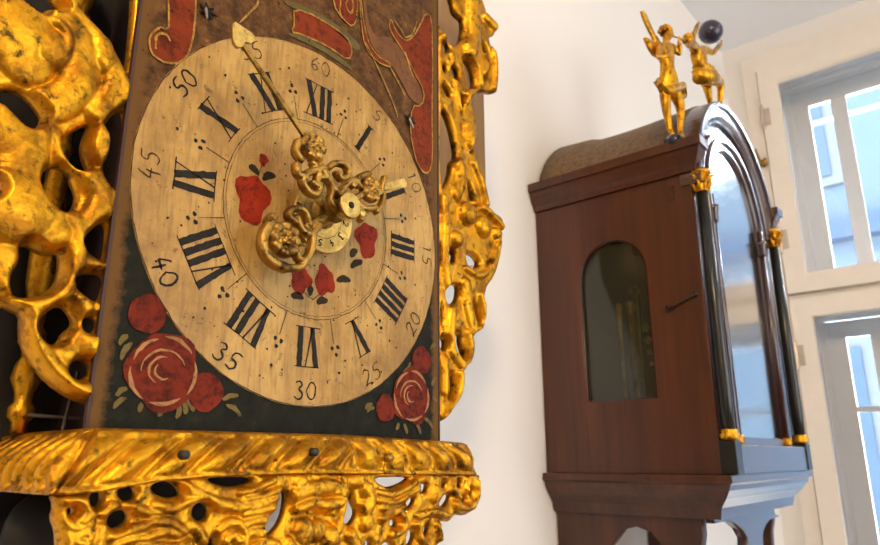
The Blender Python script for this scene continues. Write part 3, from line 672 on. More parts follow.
ast = [([(100, 512), (106, 506), (112, 508)], 4, 3), ([(64, 500), (84, 503), (88, 515), (78, 520)], 4.5, 3.5), ([(60, 515), (64, 525), (76, 530), (84, 524)], 4.5, 3), ([(75, 535), (82, 530), (88, 538), (80, 545), (73, 540)], 4, 3),
  ([(108, 536), (120, 530), (136, 528), (150, 520), (166, 522), (180, 530)], 4, 3.2), ([(110, 545), (126, 538), (142, 538), (158, 530), (174, 534)], 3.5, 2.6), ([(168, 480), (190, 494), (215, 505), (240, 508), (262, 502)], 5, 3.2), ([(150, 505), (168, 510), (184, 500), (194, 498)], 4, 3),
  ([(128, 505), (140, 512), (154, 512)], 4, 2.6), ([(270, 480), (262, 484), (250, 490), (236, 492)], 3, 3), ([(274, 490), (258, 496), (240, 499)], 3, 3), ([(272, 498), (258, 504), (244, 508)], 3, 3), ([(268, 508), (252, 512), (240, 514)], 3.2, 3), ([(262, 520), (250, 520), (240, 524)], 4, 3.4), ([(258, 532), (246, 532)], 4.5, 3.4),
  ([(214, 530), (222, 522), (234, 522), (242, 532), (240, 545)], 4, 3.4), ([(222, 540), (228, 534), (234, 540)], 3.5, 3), ([(186, 525), (194, 528), (200, 540)], 4, 3),
  ([(296, 482)], 8, 4), ([(290, 495), (305, 490), (325, 486), (338, 492)], 7, 4.5), ([(292, 508), (306, 502), (320, 506), (334, 502)], 5, 5.5), ([(300, 520), (318, 516), (332, 520)], 4, -2), ([(298, 532)], 12, 6), ([(312, 530)], 9, 5), ([(326, 538)], 10, 5), ([(338, 478), (340, 495), (336, 512), (334, 530)], 4, 4),
  ([(285, 545), (292, 548)], 8, 4), ([(346, 482), (356, 480)], 6, 4), ([(362, 490), (366, 500), (360, 508)], 8, 5), ([(362, 522)], 8, 5), ([(372, 492), (388, 496), (402, 488), (418, 478)], 3.5, 3.4), ([(374, 500), (390, 504), (402, 496), (414, 488)], 3, 3), ([(378, 508), (390, 510), (400, 506)], 3, 3), ([(378, 520), (384, 512), (396, 512), (402, 520), (398, 532), (386, 534)], 4, 3.4),
  ([(414, 516), (424, 512), (434, 512), (442, 516)], 4, 3.6), ([(430, 500), (432, 488)], 4, 3), ([(452, 505), (460, 509), (468, 506)], 5, 4), ([(450, 478), (450, 492), (455, 497)], 3, 3), ([(464, 480), (463, 492)], 3, 3), ([(474, 482), (474, 498), (468, 506)], 3, 3), ([(412, 525), (416, 538), (424, 545)], 4, 3.4), ([(434, 525), (436, 538)], 4, 3.5),
  ([(60, 497), (160, 478)], 2.5, 2), ([(250, 548), (262, 542), (272, 546)], 5, 3.5), ([(346, 535), (352, 545)], 6, 4), ([(98, 530), (94, 545)], 5, 3), ([(62, 535), (64, 548)], 5, 3), ([(134, 550), (150, 548), (166, 550), (184, 546)], 5, 3)]
relief('apron_casting', conv(ap_out, YA, 1), conv(ap_holes, YA, 2), sconv(ast, YA, .00072, 1.45), .0008, .0030, .0040, .003, lambda u, v, h: (u, YA-h, v), GOLD, clock, .0007, 220, 11)
# pendulum bob and rod behind the apron (seen as a dim disc under the left rail)
q = un(48, 532, 1, .06)
bob = turned('pendulum_bob', [(.001, -.004), (.0225, -.002), (.0225, .002), (.001, .004)], q, simple('dull_dark_bob', (.018, .017, .014), .6, .1), clock, (0, 1, 0), 40)
rod('pendulum_rod', (q[0], q[1], q[2]), (q[0], q[1], -.17), .0012)
rod('bell_rod', tuple(un(418, 450, 1, .05)), tuple(un(417, 560, 1, .05)), .0028, simple('grey_rope', (.10, .10, .10), .8))

# hands, arbor, alarm disc
def flowerstrokes(c, n, r_, rr, hh):
    return [([(c[0]+r_*math.cos(i*2*math.pi/n), c[1]+r_*math.sin(i*2*math.pi/n))], rr, hh) for i in range(n)]+[([c], rr*.8, hh*1.25)]
def hand_relief(name, y, pieces, extra, mat, rough=.0002, sub=()):
    """pieces: capsules (points, radius, height) in plane metres make both footprint and relief"""
    outs = []; pieces = [(p_, r_*(1.35 if r_ < .004 else 1), h_*1.25) for p_, r_, h_ in pieces]
    for pts, r_, h_ in pieces:
        pts = np.array(pts, float).reshape(-1, 2)
        if len(pts) == 1: outs.append([(pts[0][0]+r_*math.cos(t*math.pi/9), pts[0][1]+r_*math.sin(t*math.pi/9)) for t in range(18)])
        else:
            for a, b in zip(pts[:-1], pts[1:]):
                d = b-a; L_ = np.hypot(*d)+1e-9; an = math.atan2(d[1], d[0])
                outs.append([(b[0]+r_*math.cos(an-math.pi/2+t*math.pi/8), b[1]+r_*math.sin(an-math.pi/2+t*math.pi/8)) for t in range(9)]+[(a[0]+r_*math.cos(an+math.pi/2+t*math.pi/8), a[1]+r_*math.sin(an+math.pi/2+t*math.pi/8)) for t in range(9)])
    st = [(p_, r_, h_) for p_, r_, h_ in pieces]+list(extra)
    return relief(name, outs, list(sub), st, .0005, .0008, .0012, .0016, lambda u, v, h: (u, y-h, v), mat, clock, rough, 500)
YM, YH = -.031, -.021
HAND = gilt('hand_brass', (.42, .24, .045), (.20, .10, .018), (.04, .022, .006), .3, .85, 1500)
tip = un(232, 25, 1, YM)[[0, 2]]; fl = un(312, 147, 1, YM)[[0, 2]]; sh = un(305, 138, 1, YM)[[0, 2]]; hb = np.array([0., 0.])
base_h = un(240, 43, 1, YM)[[0, 2]]
dv = (base_h-sh)/np.hypot(*(base_h-sh)); nv = np.array([-dv[1], dv[0]])
def mp(pts, y): return smoothline(XZ(pts, y), 2)
mh = hand_relief('minute_hand', YM,
    [(XZ([(318, 160), (340, 200)], YM), .0018, .0012), (mp([(322, 168), (308, 172), (300, 180), (306, 192), (316, 196), (320, 188), (312, 184)], YM), .0019, .0024), (mp([(322, 172), (330, 184), (338, 196), (346, 204)], YM), .0022, .0026),
     (mp([(328, 168), (336, 162), (346, 166), (348, 176), (340, 180), (336, 174)], YM), .0017, .0024), (mp([(300, 160), (294, 152), (298, 142)], YM), .0020, .0022), (mp([(316, 178), (326, 178), (332, 190), (328, 202), (336, 210)], YM), .0016, .0022),
     (mp([(296, 166), (296, 174), (304, 178)], YM), .0022, .0024), (mp([(312, 164), (318, 172), (316, 184)], YM), .0018, .0022), ([fl], .0098, .0024)],
    flowerstrokes(tuple(fl), 7, .0072, .0040, .0042)+flowerstrokes(tuple(fl), 5, .0030, .0020, .0052), HAND)
# shaft and heart tip as a bevelled bar
q = [base_h+nv*.0011, base_h-nv*.0011, sh-nv*.0019, sh+nv*.0019]
prism('shaft', [[tuple(a) for a in q]], 1, YM-.0022, YM+.0002, BRASS, mh)
heart = smoothpoly(XZ([(231, 22), (240, 28), (252, 36), (253, 42), (248, 45), (243, 42), (241, 48), (236, 49), (232, 44), (231, 34)], YM), 1)
prism('heart_tip', [heart], 1, YM-.0026, YM+.0004, BRASSL, mh)
f1 = un(370, 190, 1, YH)[[0, 2]]; f2 = un(284, 240, 1, YH)[[0, 2]]
ht = un(404, 183, 1, YH)[[0, 2]]
hh_ = hand_relief('hour_hand', YH,
    [([hb, f1], .0020, .001), ([hb, f2*.6], .0020, .001), (mp([(330, 205), (344, 186), (354, 178), (358, 186)], YH), .0017, .0024), (mp([(336, 212), (352, 206), (362, 212), (360, 220)], YH), .0017, .0024), ([f1], .0098, .002),
     (mp([(352, 200), (364, 210), (374, 208)], YH), .0018, .0022), (mp([(352, 186), (360, 176), (368, 174)], YH), .0018, .0022), ([f2], .0118, .002), (mp([(308, 224), (304, 210), (292, 208), (286, 216), (294, 222)], YH), .0019, .0025),
     (mp([(312, 236), (310, 254), (302, 262), (294, 256), (302, 246)], YH), .0019, .0025), (mp([(296, 218), (300, 230), (310, 236), (318, 226)], YH), .0020, .0025), (mp([(272, 218), (268, 226), (262, 236), (262, 250), (270, 262), (284, 268)], YH), .0026, .0026),
     (mp([(286, 268), (300, 268), (304, 260)], YH), .0020, .0025), ([XZ([(269, 222)], YH)[0]], .0040, .003), (mp([(384, 178), (380, 190), (384, 200), (376, 212)], YH), .0016, .002)],
    flowerstrokes(tuple(f1), 7, .0070, .0038, .0040)+flowerstrokes(tuple(f2), 8, .0086, .0042, .0042)+flowerstrokes(tuple(f1), 5, .0030, .0018, .0050)+flowerstrokes(tuple(f2), 5, .0038, .0024, .0054), HAND)
d2 = (ht-f1)/np.hypot(*(ht-f1)); n2_ = np.array([-d2[1], d2[0]])
prism('pointer_tip', [[tuple(f1+d2*.006-n2_*.0018), tuple(ht-n2_*.0036), tuple(ht+d2*.002), tuple(ht+n2_*.0036), tuple(f1+d2*.006+n2_*.0018)]], 1, YH-.0012, YH+.0004, BRASSL, hh_)
ad_ = turned('alarm_disc', [(.0005, 0), (.0252, 0), (.0258, .0008), (.0252, .0018), (.0240, .0014), (.0005, .0014)], (.0012, -.0095, -.0012), BRASSL, clock, (0, -1, 0), 64)
P = Paint(-.0095-.0017)
for k in range(1, 13): digits(P, str(k), loc2(k*math.pi/6+.6, .0205), .0052, .0009)
for rr in (.0165,): P.line([(rr*math.sin(i*math.pi/45), rr*math.cos(i*math.pi/45)) for i in range(91)], .00035)
P.done('alarm_numerals', INK, ad_)
turned('arbor', [(.010, 0), (.010, .012), (.0072, .0125), (.0072, .020), (.0085, .0205), (.0085, .024), (.0055, .0245), (.0055, .030), (.0080, .0305), (.0080, .0365), (.0090, .037), (.0092, .0385), (.0088, .0390)], (0, 0, 0), BRASS, clock, (0, -1, 0), 32)
cp = turned('hand_collet', [(.0088, 0), (.0088, .0006), (.0082, .0009)], (0, -.0388, 0), BRASSL, clock, (0, -1, 0), 40)
turned('arbor_hole', [(.0024, 0), (.0024, .0004)], (0, -.0396, 0), INK, cp, (0, -1, 0), 20)
pn = un(363, 214, 1, -.038); turned('collet_eye', [(.0008, -.001), (.0030, -.0008), (.0030, .0008), (.0008, .001)], (pn[0], -.038, pn[2]), BRASSL, clock, (0, -1, 0), 16)
turned('arbor_pin', [(.0032, 0), (.0032, .008), (.0020, .010)], (-.006, -.0205, .003), BRASSL, clock, (-1, -.2, .15), 14)

# ------------------------------------------------------------------ the hood clock further along the wall
hc = tag(empty('hooded_wall_clock', (.663, YW, -.2)), 'dark brown wooden clock with arched hood, black gilt-topped columns and a glazed arched door', 'clock')
hc.location = (0, 0, 0)
HX0, HX1 = .483, .795; HY = -.0985; XM = .639; XG = .630
# side panels (the near one with an arched glazed opening)
sw = YZ([(585, 403), (657.5, 398), (650, 280), (582, 272)], HX0)
ay0, ay1 = -.0350, .0575; zc_ = .0575; rr = (ay1-ay0)/2; cy_ = (ay0+ay1)/2
def archpoly(c0, c1, z0, zs, n=16, sc=1.0):
    m_, r_ = (c0+c1)/2, (c1-c0)/2
    return [(c0, z0), (c1, z0)]+[(m_+r_*math.cos(t*math.pi/n), zs+r_*math.sin(t*math.pi/n)*sc) for t in range(n+1)]
op = archpoly(ay0, ay1, -.0975, zc_)
sidep = prism('side_panel', [rect(HY, YW-.002, -.181, .168), op], 0, HX0, HX0+.012, WOOD, hc)
box('side_glass', HX0+.007, HX0+.009, ay0-.004, ay1+.004, -.100, .108, SIDEGL, hc)
prism('glass_bead', [archpoly(ay0-.0, ay1+.0, -.0975, zc_), archpoly(ay0+.0018, ay1-.0018, -.0957, zc_)], 0, HX0+.0015, HX0+.006, WOODD, hc)
prism('side_panel', [rect(HY, YW-.002, -.181, .168), op], 0, HX1-.012, HX1, WOOD, hc)
box('side_glass', HX1-.009, HX1-.007, ay0-.004, ay1+.004, -.100, .108, SIDEGL, hc)
box('back_panel', HX0+.012, HX1-.012, YW-.012, YW-.002, -.181, .20, simple('dark_inner_back', (.020, .014, .010), .6), hc)
box('hood_floor', HX0+.012, HX1-.012, HY+.002, YW-.012, -.181, -.165, WOODD, hc)
# panel joints: slim grooves visible on the near side
for px in ((668, 182),): 
    a = un(671, 186, 0, HX0); box('tenon', HX0-.0006, HX0, a[1]-.004, a[1]+.004, a[2]-.018, a[2]+.0, WOODD, sidep)
# movement inside
for px_, r_ in ((621, .0024), (633, .0034)):
    q = un(px_, 340, 0, .545); turned('movement_pillar', [(r_, 0), (r_, .19 if px_ == 633 else .17), (r_*1.8, .195), (r_, .20)], (.545, q[1], -.165), BRASSL, hc, n=12)
for k in range(4):
    q = un(646+k*2, 328+k*12, 0, .545); turned('lever', [(.002, -.002), (.0055-.0008*k, -.001), (.0055-.0008*k, .001), (.002, .002)], (.545, q[1], q[2]), BRASSL, hc, (1, .3, 0), 16)
mv = box('movement_plate', .585, .740, -.045, -.042, -.15, .10, BRASS, hc)
for xx, yy in ((.60, .035), (.60, -.02), (.72, .035)): turned('movement_pillar', [(.004, 0), (.004, .22), (.008, .225), (.004, .235)], (xx, yy, -.165), BRASSL, hc, n=12)
for xx, zz, r_ in ((.62, -.06, .022), (.62, -.02, .014)): turned('gear', [(.002, -.004), (r_, -.0015), (r_, .0015), (.002, .004)], (xx, -.012, zz), BRASSL, hc, (0, 1, 0), 24)
ID = prism('inner_dial', [archpoly(XM-.120, XM+.120, -.156, .146)], 1, -.071, -.067, simple('pale_inner_dial', (.60, .66, .70), .45, 0, 0, .15, 12), hc)
bm = bmesh.new(); lathe(bm, [(.095, 0), (.095, .0015)], (XM, -.071, .02), (0, -1, 0), 60); obj('chapter_ring', bm, simple('white_chapter_ring', (.66, .64, .58), .4), ID)
P = Paint(-.0729)
for k, s in enumerate(ROM):
    t = k*math.pi/6; T0 = loc2(t, .078); T = lambda a, b, T0=T0: (XM+T0(a, b)[0], .02+T0(a, b)[1])
    for i in range(len(s)): P.line([T((i-(len(s)-1)/2)*.005, -.010), T((i-(len(s)-1)/2)*.005, .010)], .0028)
P.done('numerals', INK, ID)
P = Paint(-.0733); P.line([(XM, .02), (XM+.03, .075)], .004, .001); P.line([(XM, .02), (XM-.045, .0)], .005, .002); P.done('hands', INK, ID)
# arched door with glass
def uring(r0, r1, zs, zb): 
    return [archpoly(XG-r1, XG+r1, zb, zs, 28), archpoly(XG-r0, XG+r0, zb+(r1-r0), zs, 28)]
ZS = .150
door = prism('door', uring(.093, .118, .146, -.166), 1, HY-.006, -.084, WOODD, hc)
prism('door_moulding', [archpoly(XG-.110, XG+.110, -.158, .146, 28), archpoly(XG-.103, XG+.103, -.152, .146, 28)], 1, HY-.0095, HY-.001, WOODD, door)
prism('glass', [archpoly(XG-.0945, XG+.0945, -.1440, .146, 28)], 1, -.0995, -.0975, DOORGL, door)
# hood front around the door
prism('hood_front', [[(HX0+.0122, -.181), (HX1-.0122, -.181), (HX1-.0122, .168), (XM+.144, .168)]+[(XM+.145*math.cos(t*math.pi/28), ZS+.145*math.sin(t*math.pi/28)) for t in range(4, 25)]+[(XM-.144, .168)], archpoly(XG-.1165, XG+.1165, -.164, .146, 28)], 1, HY, HY+.014, WOODD, hc)
# stepped arch moulding and cornice returns
def arch_mould(prof, mat, name):
    """prof: (radius offset, y) closed section swept over the arch"""
    V, Fc = [], []; n = 48; m_ = len(prof)
    for i in range(n+1):
        t = i/n*math.pi
        for r_, y_ in prof: V.append((XM+r_*math.cos(t), y_, ZS+r_*math.sin(t)))
    for i in range(n):
        for j in range(m_): a, b = i*m_+j, i*m_+(j+1) % m_; Fc.append([a, b, b+m_, a+m_])
    Fc.append(list(range(m_))); Fc.append([n*m_+j for j in range(m_)][::-1])
    o = mesh(name, V, Fc, mat, hc)
    for f in o.data.polygons: f.use_smooth = False
    return o
arch_mould([(.1290, HY+.001), (.1290, HY-.004), (.1315, HY-.005), (.1330, HY-.005), (.1345, HY-.0065), (.1385, HY-.0085), (.1440, HY-.0095), (.1500, HY-.0105), (.1510, HY-.0135), (.1560, HY-.0140), (.1580, HY-.012), (.1580, HY+.012), (.1400, HY+.012)], WOODD, 'arch_moulding')
# roof vault behind the arch
V, Fc = [], []; n = 36; ny = 14
for k in range(ny+1):
    y_ = HY+.012+(YW-.004-(HY+.012))*k/ny; r_ = .156-.004*math.sin(k/ny*math.pi)+(.004 if k > 10 else 0)
    for i in range(n+1): t = .28+i/n*(math.pi-.56); V.append((XM+r_*math.cos(t), y_, ZS+.004+r_*math.sin(t)))
for k in range(ny):
    for i in range(n): a = k*(n+1)+i; Fc.append([a, a+1, a+n+2, a+n+1])
Fc.append(list(range(n+1))); Fc.append([ny*(n+1)+i for i in range(n+1)])
o = mesh('hood_roof', V, Fc, ROOFM, hc, True)
# cornice: profile strip along the near side, the far side and short front returns
cpf = [(0, .166), (.004, .166), (.005, .172), (.008, .176), (.013, .186), (.014, .191), (.0175, .192), (.018, .203), (0, .203)]
def sweep(prof, path, mat, name, par, closed=False):
    """prof (out, z) swept along a path of (x, y, outx, outy)"""
    V, Fc = [], []; m_ = len(prof)
    for x, y, ox, oy in path:
        for d_, z in prof: V.append((x+ox*d_, y+oy*d_, z))
    for i in range(len(path)-1):
        for j in range(m_): a, b = i*m_+j, i*m_+(j+1) % m_; Fc.append([a, b, b+m_, a+m_])
    Fc.append(list(range(m_))); Fc.append([(len(path)-1)*m_+j for j in range(m_)][::-1])
    return mesh(name, V, Fc, mat, par)
sweep(cpf, [(HX0, YW-.002, -1, 0), (HX0, HY-.004, -1, -1), (XM-.146, HY-.004, 0, -1)], WOOD, 'cornice', hc)
sweep(cpf, [(HX1, YW-.002, 1, 0), (HX1, HY-.004, 1, -1), (XM+.146, HY-.004, 0, -1)], WOODD, 'cornice', hc)
box('cornice_top', HX0, HX0+.03, HY-.003, YW-.004, .168, .2025, WOOD, hc); box('cornice_top', HX1-.03, HX1, HY-.003, YW-.004, .168, .2025, WOOD, hc)
# columns with gilt capitals
def column(x, y):
    z0, z1 = -.181, .168
    c = turned('column', [(.0072, -.146), (.0078, -.10), (.0074, .0), (.0066, .142)], (x, y, 0), BLACKP, hc, n=20)
    turned('base_ring', [(.0085, -.146), (.0105, -.144), (.0105, -.139), (.0085, -.1375), (.0095, -.136), (.0085, -.134)], (x, y, 0), GOLD2, c, n=20)
    bm = bmesh.new(); bx(bm, x-.0105, x+.0105, y-.0085, y+.0095, z0, -.146, .001); obj('plinth', bm, BLACKP, c)
    bm = bmesh.new(); lathe(bm, [(.0068, .140), (.0085, .141), (.0070, .144), (.0080, .155), (.0110, .163), (.0120, .164), (.0120, .1665)], (x, y, 0), (0, 0, 1), 16)
    for k in range(8):
        a = k*math.pi/4
        for h_, r0, r1 in ((.142, .0075, .0115), (.151, .0080, .0145)):
            a2 = a+(.39 if h_ > .145 else 0)
            tube(bm, [(x+r0*math.cos(a2), y+r0*math.sin(a2), h_), (x+(r0+.0018)*math.cos(a2), y+(r0+.0018)*math.sin(a2), h_+.006), (x+r1*math.cos(a2), y+r1*math.sin(a2), h_+.010), (x+(r1+.001)*math.cos(a2), y+(r1+.001)*math.sin(a2), h_+.0075)], [.0024, .0022, .0018, .0008], 6)
    obj('capital', bm, GOLD2, c, True)
column(HX0+.0085, HY-.009); column(HX1-.0085, HY-.009)
# blocks behind columns so the plinths sit on the hood base
box('hood_base', HX0+.0195, HX1-.0195, HY-.016, HY, -.181, -.1500, WOODD, hc, .0015)
for x in (XG-.1010, XG+.0955):
    turned('door_colonnette', [(.0035, -.150), (.0035, .150)], (x, HY-.007, 0), WOODD, hc, n=12)
    turned('colonnette_ring', [(.004, .112), (.0062, .115), (.0062, .127), (.008, .130), (.008, .134), (.004, .135)], (x, HY-.007, 0), WOODD, hc, n=12)
    turned('colonnette_foot', [(.004, -.150), (.0058, -.148), (.0058, -.141), (.004, -.139)], (x, HY-.007, 0), GOLD2, hc, n=12)
# supporting moulding under the hood
spf = [(.000, -.1815), (.010, -.1815), (.0115, -.189), (.007, -.192), (.0055, -.197), (.001, -.203), (-.001, -.206), (-.003, -.208), (-.010, -.216), (-.013, -.228), (-.030, -.228)]
for path, m_ in (([(HX0, YW-.002, -1, 0), (HX0, HY-.002, -1, -1)], WOOD), ([(HX0, HY-.002, -1, -1), (HX1, HY-.002, 1, -1)], WOODD), ([(HX1, HY-.002, 1, -1), (HX1, YW-.002, 1, 0)], WOOD)):
    sweep(spf, path, m_, 'support_moulding', hc)
box('support_board', HX0+.004, HX1-.004, HY-.002, YW-.004, -.190, -.1815, WOODD, hc)
# lower case with scalloped openings
LX0 = .5015; LY = -.064
lower = prism('lower_side', [smoothpoly([(YW-.003, -.228), (YW-.003, -.52), (.062, -.52), (.0585, -.30), (.048, -.265), (.030, -.245), (.012, -.2405), (-.006, -.246), (-.022, -.265), (-.030, -.30), (-.034, -.52), (-.060, -.52), (-.0575, -.30), (-.060, -.262), (LY-.000, -.246), (LY, -.228)], 0)], 0, LX0, LX0+.014, WOOD, hc)
prism('lower_side', [[(YW-.003, -.228), (YW-.003, -.52), (.062, -.52), (.0585, -.30), (.048, -.265), (.030, -.245), (.012, -.2405), (-.006, -.246), (-.022, -.265), (-.030, -.30), (-.034, -.52), (-.060, -.52), (-.0575, -.30), (-.060, -.262), (LY, -.246), (LY, -.228)]], 0, HX1-.032, HX1-.018, WOOD, hc)
fp = XZ([(714, 517), (716, 523), (725, 521), (735, 523), (742, 529), (747, 538), (748, 560), (748, 640), (763, 640), (763, 560), (762, 533), (765, 525), (769, 519.5), (779, 516), (779.5, 500)], LY)
zt = -.228
fp = [(fp[0][0]-.003, zt), (fp[0][0]-.003, -.236)]+fp[1:-2]+[(fp[-2][0], fp[-2][1]), (HX1-.020, -.240), (HX1-.020, zt)]
prism('lower_front', [fp], 1, LY-.001, LY+.012, WOODD, hc)
# latch hook on the near side
bm = bmesh.new(); h0, h1 = un(668, 309, 0, HX0-.004), un(694, 294, 0, HX0-.004)
tube(bm, [h0+np.array([0, .002, .004]), h0, h0+(h1-h0)*.3+np.array([0, 0, -.001]), h1], [.0022, .0028, .0013, .0013], 8)
lathe(bm, [(.001, -.002), (.0035, 0), (.0035, .003), (.001, .005)], (HX0, h1[1], h1[2]), (-1, 0, 0), 12)
obj('hook_latch', bm, simple('dark_iron', (.035, .02, .012), .4, .7), hc, True)

# ------------------------------------------------------------------ gilt figures on top
def skinfig(name, joints, edges, mat, parent, sub=2):
    """joints: name -> (x, y, z, radius); one continuous skinned body"""
    ks = list(joints); me = bpy.data.meshes.new(name)
    me.from_pydata([joints[k][:3] for k in ks], [(ks.index(a), ks.index(b)) for a, b in edges], [])
    o = bpy.data.objects.new(name, me); C.objects.link(o)
    m = o.modifiers.new('skin', 'SKIN'); m.use_smooth_shade = True
    sv = me.skin_vertices[0].data
    for i, k in enumerate(ks): sv[i].radius = (joints[k][3], joints[k][3])
    sv[0].use_root = True
    s_ = o.modifiers.new('s', 'SUBSURF'); s_.levels = sub; s_.render_levels = sub
    bpy.context.view_layer.update()
    nm = bpy.data.meshes.new_from_object(o.evaluated_get(bpy.context.evaluated_depsgraph_get()))
    bpy.data.objects.remove(o); bpy.data.meshes.remove(me); nm.name = name; nm.materials.clear()
    return link(name, nm, mat, parent, True)
def hand(j, e, key, d, k=1.0):
    """palm and five fingers at the end of an arm, fingers along d"""
    x, y, z, _ = j[key]; d = Vector(d).normalized(); s_ = d.cross(Vector((0, 1, 0)))
    s_ = s_.normalized() if s_.length > .1 else Vector((1, 0, 0)); b = Vector((x, y, z))
    for i, (o_, L_) in enumerate(((-.0017, .0048), (-.0006, .0056), (.0006, .0053), (.0017, .0042))):
        p_ = b+d*.0030*k+s_*o_*k; q_ = b+d*(.003+L_)*k+s_*o_*1.4*k+Vector((0, -.0012, 0))
        j[f'{key}f{i}'] = (*p_, .0008*k); j[f'{key}g{i}'] = (*q_, .0006*k); e += [(key, f'{key}f{i}'), (f'{key}f{i}', f'{key}g{i}')]
    p_ = b+d*.001*k-s_*.0030*k; q_ = p_+d*.0035*k-s_*.001*k
    j[f'{key}t'] = (*p_, .0009*k); j[f'{key}u'] = (*q_, .0007*k); e += [(key, f'{key}t'), (f'{key}t', f'{key}u')]
def J(px, y, r_): q_ = un(px[0], px[1], 1, y); return (q_[0], q_[1], q_[2], r_)

def head(bm, c, r_, look):
    c = Vector(c); look = Vector(look).normalized()
def feather_wing(name, root, tips, y, parent, th=.003):
    q_ = smoothpoly(XZ(root+tips, y), 1); return prism(name, [q_], 1, y-th/2, y+th/2, GOLD2, parent)
YA_ = -.085
ang = tag(empty('trumpeter_figurine'), 'gilt winged figurine blowing a trumpet, standing on the near corner of the hood', 'figurine')
def angel(parent, dx=0, dz=0, mirror=False, dy=0):
    j = {'hip': J((668, 80), YA_, .0115), 'waist': J((667, 64), YA_, .0085), 'chest': J((666, 51), YA_, .0115), 'neck': J((666, 42), YA_+.002, .0042), 'head': J((668, 34), YA_, .0072), 'crown': J((667, 29), YA_+.001, .0060), 'nose': J((673, 36), YA_-.002, .0018),
         'lh': J((665, 88), YA_+.004, .0090), 'lk': J((666, 108), YA_+.005, .0060), 'la': J((670, 131), YA_+.004, .0034), 'lf': J((673, 135), YA_-.001, .0030),
         'rh': J((674, 90), YA_-.004, .0085), 'rk': J((681, 108), YA_-.008, .0060), 'ra': J((680, 131), YA_-.006, .0034), 'rf': J((683, 138), YA_-.010, .0030),
         'ls': J((660, 47), YA_+.002, .0055), 'le': J((659, 58), YA_-.005, .0040), 'lw': J((668, 55), YA_-.012, .0028), 'rs': J((672, 47), YA_-.001, .0055), 're': J((680, 55), YA_-.006, .0040), 'rw': J((679, 42), YA_-.010, .0028)}
    e = [('hip', 'waist'), ('waist', 'chest'), ('chest', 'neck'), ('neck', 'head'), ('head', 'crown'), ('head', 'nose'), ('hip', 'lh'), ('lh', 'lk'), ('lk', 'la'), ('la', 'lf'), ('hip', 'rh'), ('rh', 'rk'), ('rk', 'ra'), ('ra', 'rf'),
         ('chest', 'ls'), ('ls', 'le'), ('le', 'lw'), ('chest', 'rs'), ('rs', 're'), ('re', 'rw')]
    hand(j, e, 'lw', (1, -.1, .2), .9); hand(j, e, 'rw', (-.2, -.1, 1), .9)
    skinfig('body', j, e, GOLD2, parent)
    # hair, wing, drapery, trumpet, ball
    bm = bmesh.new(); c0 = un(665, 31, 1, YA_+.003)
    for k in range(16):
        a = k*2.4; v_ = Vector((math.cos(a)*math.sqrt(1-(k/16)**2), math.sin(a)*math.sqrt(1-(k/16)**2), k/16*1.2-.3))
        r = bmesh.ops.create_icosphere(bm, subdivisions=2, radius=.0034, matrix=Matrix.Translation(Vector(c0)+v_*.0068))
    obj('hair', bm, GOLD2, parent, True)
    for pts, yy in (([(662, 58), (655, 57), (650, 50), (646, 42), (644, 36), (650, 40), (655, 43), (652, 36), (648, 28), (643, 17), (641, 9), (646, 15), (650, 25), (653, 31), (656, 39), (662, 44), (668, 50)], YA_+.010), ([(664, 58), (657, 55), (652, 48), (648, 38), (655, 44), (655, 34), (660, 42), (668, 52)], YA_+.018)):
        relief('wing', [smoothpoly(XZ(pts, yy), 1)], [], sconv([([(pts[1][0]-2*i+2, pts[1][1]-3*i), (pts[1][0]-4*i-4, pts[1][1]-5*i-10)], 1.4, 1.2) for i in range(4)], yy, .0011), .0008, .0022, .004, .0022, lambda u, v, h, yy=yy: (u, yy-h, v), GOLD2, parent, .0003, 300)
    bm = bmesh.new()
    dr = [(658, 80, -.002), (661, 86, -.012), (668, 90, -.016), (676, 88, -.014), (682, 86, -.008), (684, 96, -.004), (680, 98, -.010)]
    tube(bm, [un(a, b, 1, YA_+c_) for a, b, c_ in dr], [.0028, .0045, .005, .0055, .0055, .004, .002], 10)
    tube(bm, [un(660, 78, 1, YA_-.006), un(657, 82, 1, YA_-.004), un(661, 92, 1, YA_-.004)], [.002, .0045, .0018], 10)
    obj('drapery', bm, GOLD2, parent, True)
    bm = bmesh.new(); tube(bm, [un(674, 36.5, 1, YA_-.004), un(679, 38, 1, YA_-.007), un(683, 40, 1, YA_-.010), un(685, 41, 1, YA_-.011)], [.0009, .0011, .0018, .0042], 12); obj('trumpet', bm, GOLD2, parent, True)
    b0 = un(675, 142, 1, YA_-.003); bm = bmesh.new()
    bmesh.ops.create_uvsphere(bm, u_segments=24, v_segments=14, radius=.0115, matrix=Matrix.Translation(Vector((b0[0], b0[1], b0[2])))@Matrix.Diagonal((1, 1, .85, 1)))
    obj('ball', bm, GLOBE, parent, True); return b0
b0 = angel(ang)
bz = b0[2]-.0095
box('figurine_stand', b0[0]-.010, b0[0]+.010, b0[1]-.010, b0[1]+.010, .2035, max(bz+.004, .208), BLACKP, ang)
YT = -.075
atl = tag(empty('atlas_figurine'), 'gilt bending figurine holding a dark globe on its shoulders, on top of the arch', 'figurine')
